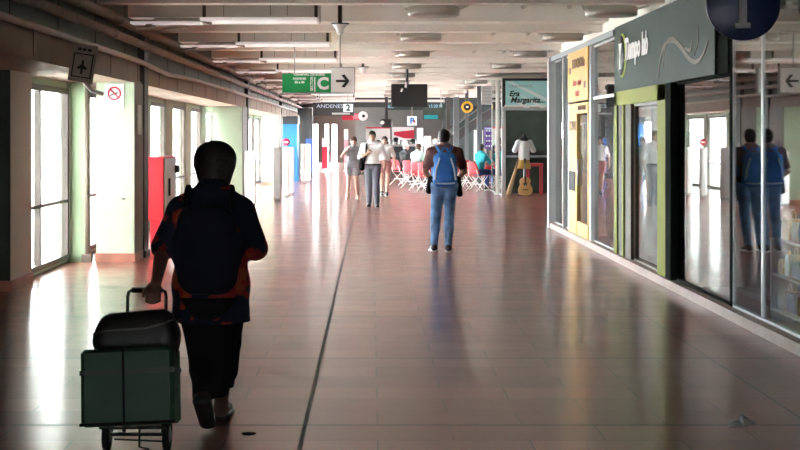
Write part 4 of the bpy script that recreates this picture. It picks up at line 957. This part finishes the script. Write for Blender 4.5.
# red cafe chairs and tables
def make_chair(loc, rot, label):
    r = empty('cafe_chair', loc, label, 'chair', 'red cafe chairs on the concourse'); r.rotation_euler = (0, 0, rot)
    m = MB(); nx, ny = 7, 7; vs = []
    for t in (0, 1):
        for j in range(ny):
            for i in range(nx):
                u = -1+2*i/(nx-1); v = j/(ny-1)
                vs.append((u*.21*(1-.08*v), -.2+.42*v, .455-.018*(1-u*u)-.02*v*(1-v)*2+.02*v-.012*t))
    g = lambda t, i, j: t*nx*ny+j*nx+i
    fs = []
    for j in range(ny-1):
        for i in range(nx-1): fs += [(g(0,i,j), g(0,i+1,j), g(0,i+1,j+1), g(0,i,j+1)), (g(1,i,j), g(1,i,j+1), g(1,i+1,j+1), g(1,i+1,j))]
    for i in range(nx-1): fs += [(g(0,i,0), g(1,i,0), g(1,i+1,0), g(0,i+1,0)), (g(0,i,ny-1), g(0,i+1,ny-1), g(1,i+1,ny-1), g(1,i,ny-1))]
    for j in range(ny-1): fs += [(g(0,0,j), g(0,0,j+1), g(1,0,j+1), g(1,0,j)), (g(0,nx-1,j), g(1,nx-1,j), g(1,nx-1,j+1), g(0,nx-1,j+1))]
    m.add(vs, fs, 0, True); m.build('seat', 'chair_red', r, world=False)
    m = MB(); vs = []
    for t in (0, 1):
        for j in range(ny):
            for i in range(nx):
                u = -1+2*i/(nx-1); v = j/(ny-1)
                vs.append((u*.22*(1-.12*v*v), -.21-.10*v+.05*u*u-.014*t, .50+.36*v-.05*u*u*v*v))
    m.add(vs, fs, 0, True); m.build('backrest', 'chair_red', r, world=False)
    for sx in (-1, 1):
        MB().tube([(sx*.19, -.25, .62), (sx*.2, -.2, .45), (sx*.235, .27, 0)], .0115, 8).build('leg', 'white_paint', r, world=False)
        MB().tube([(sx*.18, .19, .44), (sx*.24, -.29, 0)], .0115, 8).build('leg', 'white_paint', r, world=False)
    m = MB()
    for y, z in ((-.12, .2), (.1, .2)): m.tube([(-.215, y, z), (.215, y, z)], .01, 6)
    m.build('crossbar', 'white_paint', r, world=False)
    return r
chs = [(401, 49, -.95, 'red cafe chair left of all, beside the white haired person'), (413, 46.3, -.8, 'red cafe chair holding the person in pale mint'), (421, 44.2, -.6, 'red cafe chair just left of the backpack man'), (428.5, 42.6, -.6, 'red cafe chair partly hidden by the left arm of the backpack man'),
       (461, 47, .5, 'red cafe chair just right of the backpack man'), (470, 44.9, .6, 'red cafe chair left of the seated child'), (478.5, 43.6, -.9, 'red cafe chair under the seated child'), (489, 44.9, .3, 'red cafe chair right of the seated child'), (501, 47.3, .2, 'red cafe chair farthest right beside the white pole'), (409, 50.5, PI/2, 'red cafe chair behind the white haired person')]
ch0 = None
for px, Y, rz, lb in chs:
    if ch0 is None: ch0 = c = make_chair((at(px, Y), Y, 0), rz, lb)
    else: c = copy_tree(ch0); c.location = (at(px, Y), Y, 0); c.rotation_euler = (0, 0, rz); c['label'] = lb
def table(x, y, lb):
    r = empty('cafe_table', (x, y, 0), lb, 'table', 'cafe tables on the concourse')
    MB().box(x-.35, x+.35, y-.35, y+.35, .71, .74, bev=.01).build('tabletop', 'table_white', r); MB().tube([(x, y, .02), (x, y, .71)], .03, 10).build('column', 'alu', r); MB().lathe([(.26, 0), (.25, .02), (.04, .04)], (x, y, 0), 24).build('base', 'steel_dark', r)
table(2.1, 46.0, 'white square cafe table behind the backpack man'); table(3.95, 45.4, 'white square cafe table beside the seated child')
r = empty('hoop_chair', (at(399, 53), 53, 0), 'black round framed chair left of the red chairs', 'chair'); xx = at(399, 53)
m = MB(); m.tube([(xx-.1+.36*math.cos(2*PI*i/28), 53+.05*math.sin(2*PI*i/28), .68+.38*math.sin(2*PI*i/28)) for i in range(28)], .035, 8, closed=True); m.build('hoop', 'black', r)
MB().lathe([(.24, .42), (.26, .44), (.25, .48)], (xx-.1, 52.75, 0), 20).build('seat', 'black', r)
for dx, dy in ((-.2, -.45), (.2, -.45), (-.2, 0), (.2, 0)): MB().tube([(xx-.1+dx*.8, 52.97+dy, .44), (xx-.1+dx, 52.97+dy, 0)], .018, 8).build('leg', 'black', r)
m = MB(); m.add([(at(727, 8.3), 8.25, .004), (at(740, 8.3), 8.2, .012), (at(757, 8.3), 8.33, .004), (at(750, 8.3), 8.5, .03), (at(744, 8.3), 8.42, .008), (at(731, 8.3), 8.36, .006)] , [(0, 1, 4, 5), (1, 2, 3, 4)])
m.v += [(x, y, z-.003) for x, y, z in m.v]; m.f += [[i+6 for i in f[::-1]] for f in m.f[:2]]; m.mi += [0, 0]; m.sm += [False, False]
per = [0, 1, 2, 3, 4, 5]
for i in range(6): m.f.append([per[i], per[(i+1) % 6], per[(i+1) % 6]+6, per[i]+6]); m.mi.append(0); m.sm.append(False)
thing('paper_scrap', m, 'white_flat', 'crumpled white paper scrap on the floor at the lower right', 'paper')
m = MB(); m.lathe([(.035, .001), (.04, .004), (.03, .006)], (at(249, 8.05), 8.05, 0), 12); thing('dark_leaf', m, 'black_cloth', 'small dark scrap on the floor right of the woman with the cart', 'litter')

# ------------------------------------------------------------------ people
# woman with the shopping cart
J = dict(head=(.05, .06, 1.445), neck=(.04, .0, 1.31), shL=(-.125, 0, 1.195), shR=(.19, 0, 1.19), chest=(.03, .0, 1.1), hipL=(-.06, .0, .80), hipR=(.12, .0, .80),
         elL=(-.215, -.11, 1.0), wrL=(-.225, -.27, .84), elR=(.275, .0, .985), wrR=(.2, .2, .93),
         knL=(-.005, .0, .47), anL=(-.005, -.06, .20), toeL=(.01, .05, .045), knR=(.10, .14, .47), anR=(.045, .40, .09), toeR=(.06, .57, .035))
P1 = Person('person', (-.90, 8.1, 0), 0, 'woman in dark flowered top pulling a green shopping cart', J, 'skin_dark', h=.0075, build=1.06, yaw=-.1)
P1.body({'L': ((-.06, -.5, -.45), (0, .6, -.8), 1.05), 'R': ((-.4, .8, -.1), (-1, -.3, 0), .6)}).hair('hair_dark', 'bob')
P1.shirt('floral', .60, .95, 'flowered_top', grow=.018, extra=[cap((.03, 0, .95), (.03, 0, .58), .17, .19, (1, .75, 1))])
P1.trousers('black_cloth', .19, .74, grow=.02, extra=[cap((.03, .0, .74), (.03, .03, .24), .165, .075)])
P1.shoes('shoe_brown', 'shoe_black')
solid_obj('backpack', 'navy_cloth', P1.root, [cap((-.03, -.17, .86), (.09, -.17, .86), .10, None, (1, .75, 1)), cap((-.03, -.17, 1.14), (.08, -.17, 1.14), .10, None, (1, .7, 1)), cap((-.05, -.17, 1.0), (.1, -.17, 1.0), .12, None, (1, .8, 1))], h=.008, k=.05)
for sx, nm in ((-.09, 'L'), (.14, 'R')):
    m = MB(); m.tube([(sx*.9+.01, -.14, 1.12), (sx, -.10, 1.26), (sx, .0, 1.32), (sx, .1, 1.22), (sx*1.1, .13, 1.05), (sx*1.1+.01, .04, .9), (sx, -.1, .86)], .02, 8); m.build('backpack_strap', 'black_cloth', P1.root, world=False)

# shopping cart
Yc = 7.62; sc = Yc/1500
def cpt(px, py, dy=0): return (at(px, Yc+dy), Yc+dy, zt(py, Yc+dy))
r = empty('shopping_cart', (-1.21, Yc, 0), 'two wheeled shopping cart with a green box and black bag', 'shopping cart')
TL = Matrix.Translation((-1.225, Yc, .12)) @ Matrix.Rotation(math.radians(-2.5), 4, 'Y') @ Matrix.Rotation(math.radians(-10), 4, 'X')
TI = Matrix.Translation((-1.225, Yc, .12)) @ Matrix.Rotation(math.radians(-10), 4, 'X')
for x in (-1.345, -1.04):
    wl = MB().lathe([(.052, x-.013), (.078, x-.016), (.084, x), (.078, x+.016), (.052, x+.013)], (0, Yc, .084), 28, axis='x').build('wheel', 'tyre', r)
    m = MB(); m.lathe([(.012, x-.02), (.055, x-.010), (.055, x+.010), (.012, x+.02)], (0, Yc, .084), 20, axis='x'); m.build('hub', 'grey_metal', wl)
MB().tube([(-1.36, Yc, .084), (-1.02, Yc, .084)], .009, 8).build('axle', 'steel_dark', r)
m = MB()
m.tube([TI @ Vector(p) for p in ((-.055, .13, -.03), (-.055, .13, .40), (-.055, .13, .67), (-.05, .13, .695), (-.035, .13, .705), (.125, .13, .705), (.14, .13, .695), (.145, .13, .67), (.145, .13, .4), (.145, .13, -.03))], .0095, 8)
for z in (.0, .2): m.tube([TI @ Vector((-.055, .13, z)), TI @ Vector((.145, .13, z))], .007, 6)
for x in (-.1, .0, .1, .18): m.tube([TI @ Vector((x, .13, -.0)), TI @ Vector((x, -.17, -.0))], .006, 6)
m.tube([TI @ Vector((-.13, -.17, .0)), TI @ Vector((.2, -.17, .0))], .007, 6)
m.tube([TI @ Vector((.07, -.17, .0)), (-1.16, Yc-.14, .05), (-1.12, Yc-.10, .03)], .006, 6); m.tube([(-1.345, Yc, .084), TI @ Vector((-.055, .13, -.03))], .008, 6); m.tube([(-1.04, Yc, .084), TI @ Vector((.145, .13, -.03))], .008, 6)
m.tube([(-1.30, Yc-.05, .07), (-1.05, Yc-.05, .06)], .005, 6)
m.build('frame', 'steel_dark', r)
m = MB(); m.tube([TI @ Vector((-.035, .13, .705)), TI @ Vector((.125, .13, .705))], .015, 10); m.build('grip', 'black', r)
bxo = MB(); bxo.box(-.222, .245, -.17, .11, .01, .395, M=TL, bev=.02); b = bxo.build('green_box', 'box_green', r)
MB().box(-.225, .248, -.173, .113, .265, .29, M=TL).build('tape', 'dark_green', b); m = MB(); m.box(-.01, .0, -.178, -.172, .02, .39, M=TL); m.box(-.226, .249, -.178, -.172, .015, .03, M=TL); m.build('crease', 'black_cloth', b)
R3 = TL.to_3x3()
def tl(p): return V3(tuple(TL @ Vector(p)))-V3(r.location)
bag = solid_obj('black_bag', 'bag_black', r, [cap(tl((-.10, -.03, .44)), tl((.17, -.03, .44)), .085, None), cap(tl((-.08, -.03, .51)), tl((.17, -.03, .52)), .07, .07), cap(tl((.19, -.03, .35)), tl((.21, -.03, .46)), .05)], h=.008, k=.05)
m = MB(); m.tube([tl((-.17, -.09, .475)), tl((-.1, -.118, .485)), tl((.1, -.118, .49)), tl((.19, -.115, .51)), tl((.24, -.09, .53))], .006, 6); m.build('zip', 'zip', bag, world=False)

# man with the blue backpack
J = dict(head=(.0, .05, 1.575), neck=(0, .0, 1.455), shL=(-.185, 0, 1.375), shR=(.185, 0, 1.375), chest=(0, 0, 1.2), hipL=(-.085, 0, .93), hipR=(.085, 0, .93),
         elL=(-.265, -.03, 1.12), wrL=(-.17, .17, .97), elR=(.275, -.03, 1.12), wrR=(.19, .17, .97),
         knL=(-.115, .05, .51), anL=(-.14, .0, .09), toeL=(-.17, .15, .035), knR=(.07, .03, .50), anR=(.05, -.10, .09), toeR=(.08, .06, .035))
P2 = Person('person', (1.0, 20.75, 0), 0, 'man in maroon tee shirt and jeans with a blue backpack', J, 'skin', h=.009, yaw=-.05)
P2.body({'L': ((.6, .5, -.2), (0, 1, 0), .8), 'R': ((-.6, .5, -.2), (0, 1, 0), .8)}).hair('hair_dark', 'short')
P2.shirt('maroon', .88, .75, 'tee_shirt'); P2.trousers('denim', .09, .98); P2.shoes('shoe_black')
bp = solid_obj('backpack', 'blue_pack', P2.root, [cap((-.07, -.2, 1.0), (.07, -.2, 1.0), .10, None, (1, .9, 1)), cap((-.06, -.2, 1.28), (.06, -.2, 1.28), .10, None, (1, .8, 1)), cap((-.07, -.215, 1.12), (.07, -.215, 1.12), .10, None, (1, .9, 1))], h=.009, k=.05)
solid_obj('front_pocket', 'blue_pack', bp, [cap((-.055, -.295, 1.02), (.055, -.295, 1.02), .06, None, (1.1, .6, 1)), cap((-.05, -.29, 1.13), (.05, -.29, 1.13), .05, None, (1.1, .6, 1))], h=.008)
m = MB()
for sx in (-1, 1): m.tube([(sx*.075, -.285, 1.3), (sx*.12, -.30, 1.15), (sx*.14, -.27, 1.0)], .013, 6)
m.tube([(-.13, -.285, .955), (0, -.32, .95), (.13, -.285, .955)], .014, 6); m.build('trim', 'pale_blue', bp, world=False)
m = MB(); m.tube([(-.05, -.21, 1.36), (-.03, -.2, 1.43), (.03, -.2, 1.43), (.05, -.21, 1.36)], .012, 8); m.build('grab_loop', 'blue_pack', bp, world=False)
for sx in (-1, 1):
    m = MB(); m.tube([(sx*.06, -.17, 1.36), (sx*.105, -.06, 1.45), (sx*.12, .06, 1.43), (sx*.14, .13, 1.28), (sx*.16, .10, 1.1), (sx*.15, -.08, .98)], .022, 8); m.build('backpack_strap', 'blue_pack', P2.root, world=False)
solid_obj('tied_jacket', 'black_cloth', P2.root, [cap((-.17, .02, .99), (-.21, .04, .84), .06, .045), cap((.17, .02, .99), (.215, .04, .80), .06, .045), cap((-.17, .08, .98), (.17, .08, .98), .06), cap((-.16, -.09, 1.0), (.16, -.09, 1.0), .045)], h=.009)

# man in white shirt, coming towards the camera
J = dict(head=(.0, .03, 1.59), neck=(0, 0, 1.465), shL=(-.19, 0, 1.385), shR=(.19, 0, 1.385), chest=(0, 0, 1.2), hipL=(-.085, 0, .93), hipR=(.085, 0, .93),
         elL=(-.27, -.03, 1.12), wrL=(-.27, .1, .9), elR=(.275, .0, 1.13), wrR=(.12, .2, 1.2),
         knL=(-.09, .07, .50), anL=(-.10, .02, .09), toeL=(-.12, .18, .035), knR=(.08, .0, .50), anR=(.07, -.16, .12), toeR=(.08, -.01, .04))
P3 = Person('person', (at(372.3, 33.8), 33.8, 0), PI, 'man in white shirt and grey trousers walking with a shoulder bag', J, 'skin', h=.011, pitch=-.12)
P3.body({'R': ((-.5, .3, .6), (-.6, -.3, 0), .9)}).hair('hair_dark', 'short')
P3.shirt('white_shirt', .90, 1.2, 'shirt', grow=.012); P3.trousers('grey_trousers', .07, .98, grow=.022); P3.shoes('shoe_black', 'shoe_black')
m = MB(); m.tube([(.13*math.cos(a)*1.3, .02+.125*math.sin(a), .955) for a in np.linspace(0, 2*PI, 25)[:-1]], .022, 8, closed=True); m.build('belt', 'black', P3.root, world=False)
m = MB(); m.tube([(.14, -.08, 1.05), (.14, -.07, 1.3), (.13, .0, 1.47), (.13, .12, 1.36), (.14, .14, 1.2), (.2, .08, 1.0)], .026, 8); m.build('bag_strap', 'black', P3.root, world=False)
solid_obj('shoulder_bag', 'black_cloth', P3.root, [cap((.22, -.14, .88), (.24, .06, .88), .06), cap((.22, -.14, 1.05), (.24, .06, 1.05), .06), cap((.22, -.14, .96), (.24, .06, .96), .065)], h=.012, k=.05)

# woman in grey playsuit
J = dict(head=(-.03, .02, 1.46), neck=(-.02, 0, 1.335), shL=(-.15, 0, 1.26), shR=(.15, 0, 1.26), chest=(0, 0, 1.1), hipL=(-.08, 0, .84), hipR=(.08, 0, .84),
         elL=(-.24, .02, 1.03), wrL=(-.25, .12, .82), elR=(.27, .1, 1.08), wrR=(.16, .24, 1.24),
         knL=(-.1, .06, .46), anL=(-.13, .02, .08), toeL=(-.15, .16, .03), knR=(.09, -.02, .45), anR=(.12, -.12, .09), toeR=(.13, .02, .03))
P4 = Person('person', (at(352.5, 38), 38, 0), PI, 'woman in grey playsuit with bare legs and hair pinned up', J, 'skin_light', h=.011, build=.9, pitch=-.2)
P4.body().hair('hair_brown', 'up')
P4.shirt('grey_dress', .82, 0, 'top', grow=.016); P4.trousers('grey_dress', .60, .95, 'shorts', grow=.035); P4.shoes('skin_light', 'off_white')
solid_obj('hand_bag', 'grey_panel', P4.root, [cap((-.27, .12, .66), (-.27, -.06, .66), .05), cap((-.27, .1, .73), (-.27, -.04, .73), .045), cap((-.26, .1, .76), (-.25, .1, .84), .012)], h=.01)
# person behind, white top
J = dict(head=(-.0, .02, 1.47), neck=(0, 0, 1.345), shL=(-.16, 0, 1.27), shR=(.16, 0, 1.27), chest=(0, 0, 1.1), hipL=(-.08, 0, .85), hipR=(.08, 0, .85),
         elL=(-.26, .0, 1.03), wrL=(-.28, .1, .82), elR=(.25, .0, 1.03), wrR=(.24, .12, .84),
         knL=(-.09, .06, .46), anL=(-.06, .05, .08), toeL=(-.07, .2, .03), knR=(.07, -.05, .45), anR=(.06, -.2, .12), toeR=(.06, -.06, .03))
P5 = Person('person', (at(384.5, 40), 40, 0), PI, 'person in white top and rose shorts behind the white shirted man', J, 'skin_light', h=.012, build=.95)
P5.body().hair('hair_dark', 'long')
P5.shirt('white_shirt', .84, .8, 'top', grow=.018); P5.trousers('rose_cloth', .62, .95, 'shorts', grow=.03); P5.shoes('shoe_black')

def seated(loc, rz, label, skin, hair, hstyle, top, bottom, sc_=1.0, lean=.08, arms=None, bag=None):
    z = .50
    J = dict(head=(0, .04+lean, z+.74), neck=(0, lean*.8, z+.62), shL=(-.17, lean*.7, z+.53), shR=(.17, lean*.7, z+.53), chest=(0, lean*.4, z+.36), hipL=(-.09, -.05, z+.06), hipR=(.09, -.05, z+.06),
             elL=(-.24, .1+lean, z+.30), wrL=(-.15, .32+lean, z+.27), elR=(.24, .1+lean, z+.30), wrR=(.15, .32+lean, z+.27),
             knL=(-.11, .38, z+.04), anL=(-.12, .36, .09), toeL=(-.13, .52, .035), knR=(.11, .38, z+.04), anR=(.12, .40, .09), toeR=(.13, .56, .035))
    if arms: J.update(arms)
    p = Person('person', loc, rz, label, J, skin, h=.012, build=.95)
    p.body().hair(hair, hstyle); p.shirt(top, z-.02, .9, 'shirt', grow=.016); p.trousers(bottom, .12, z+.22, grow=.015); p.shoes('shoe_black')
    return p
seated((at(404, 49), 49.05, 0), -.95, 'seated person with white hair and dark top', 'skin', 'hair_white', 'short', 'charcoal', 'charcoal', lean=.05)
seated((at(414.5, 46.3), 46.3, 0), -.8, 'seated person in pale mint shirt leaning on the table', 'skin', 'hair_brown', 'short', 'mint', 'grey_trousers', lean=.16)
seated((at(480.5, 43.7), 43.75, 0), -.9, 'seated child in teal shirt lifting a hand to the face', 'skin', 'hair_dark', 'short', 'teal_cloth', 'blue_cloth', lean=.03, arms=dict(elR=(.2, .22, .82), wrR=(.12, .3, 1.05)))
J = dict(head=(0, .02, 1.53), neck=(0, 0, 1.41), shL=(-.18, 0, 1.33), shR=(.18, 0, 1.33), chest=(0, 0, 1.15), hipL=(-.085, 0, .89), hipR=(.085, 0, .89),
         elL=(-.25, -.02, 1.08), wrL=(-.26, .1, .86), elR=(.25, -.02, 1.08), wrR=(.26, .1, .86),
         knL=(-.09, .03, .48), anL=(-.1, .0, .09), toeL=(-.12, .15, .035), knR=(.09, .03, .48), anR=(.1, .0, .09), toeR=(.12, .15, .035))
P9 = Person('person', (3.5, 21.15, 0), 1.2, 'person in white shirt inside the shop behind the glass', J, 'skin', h=.013)
P9.body().hair('hair_dark', 'short'); P9.shirt('white_shirt', .85, .7); P9.trousers('rose_cloth', .09, .95); P9.shoes('shoe_black')
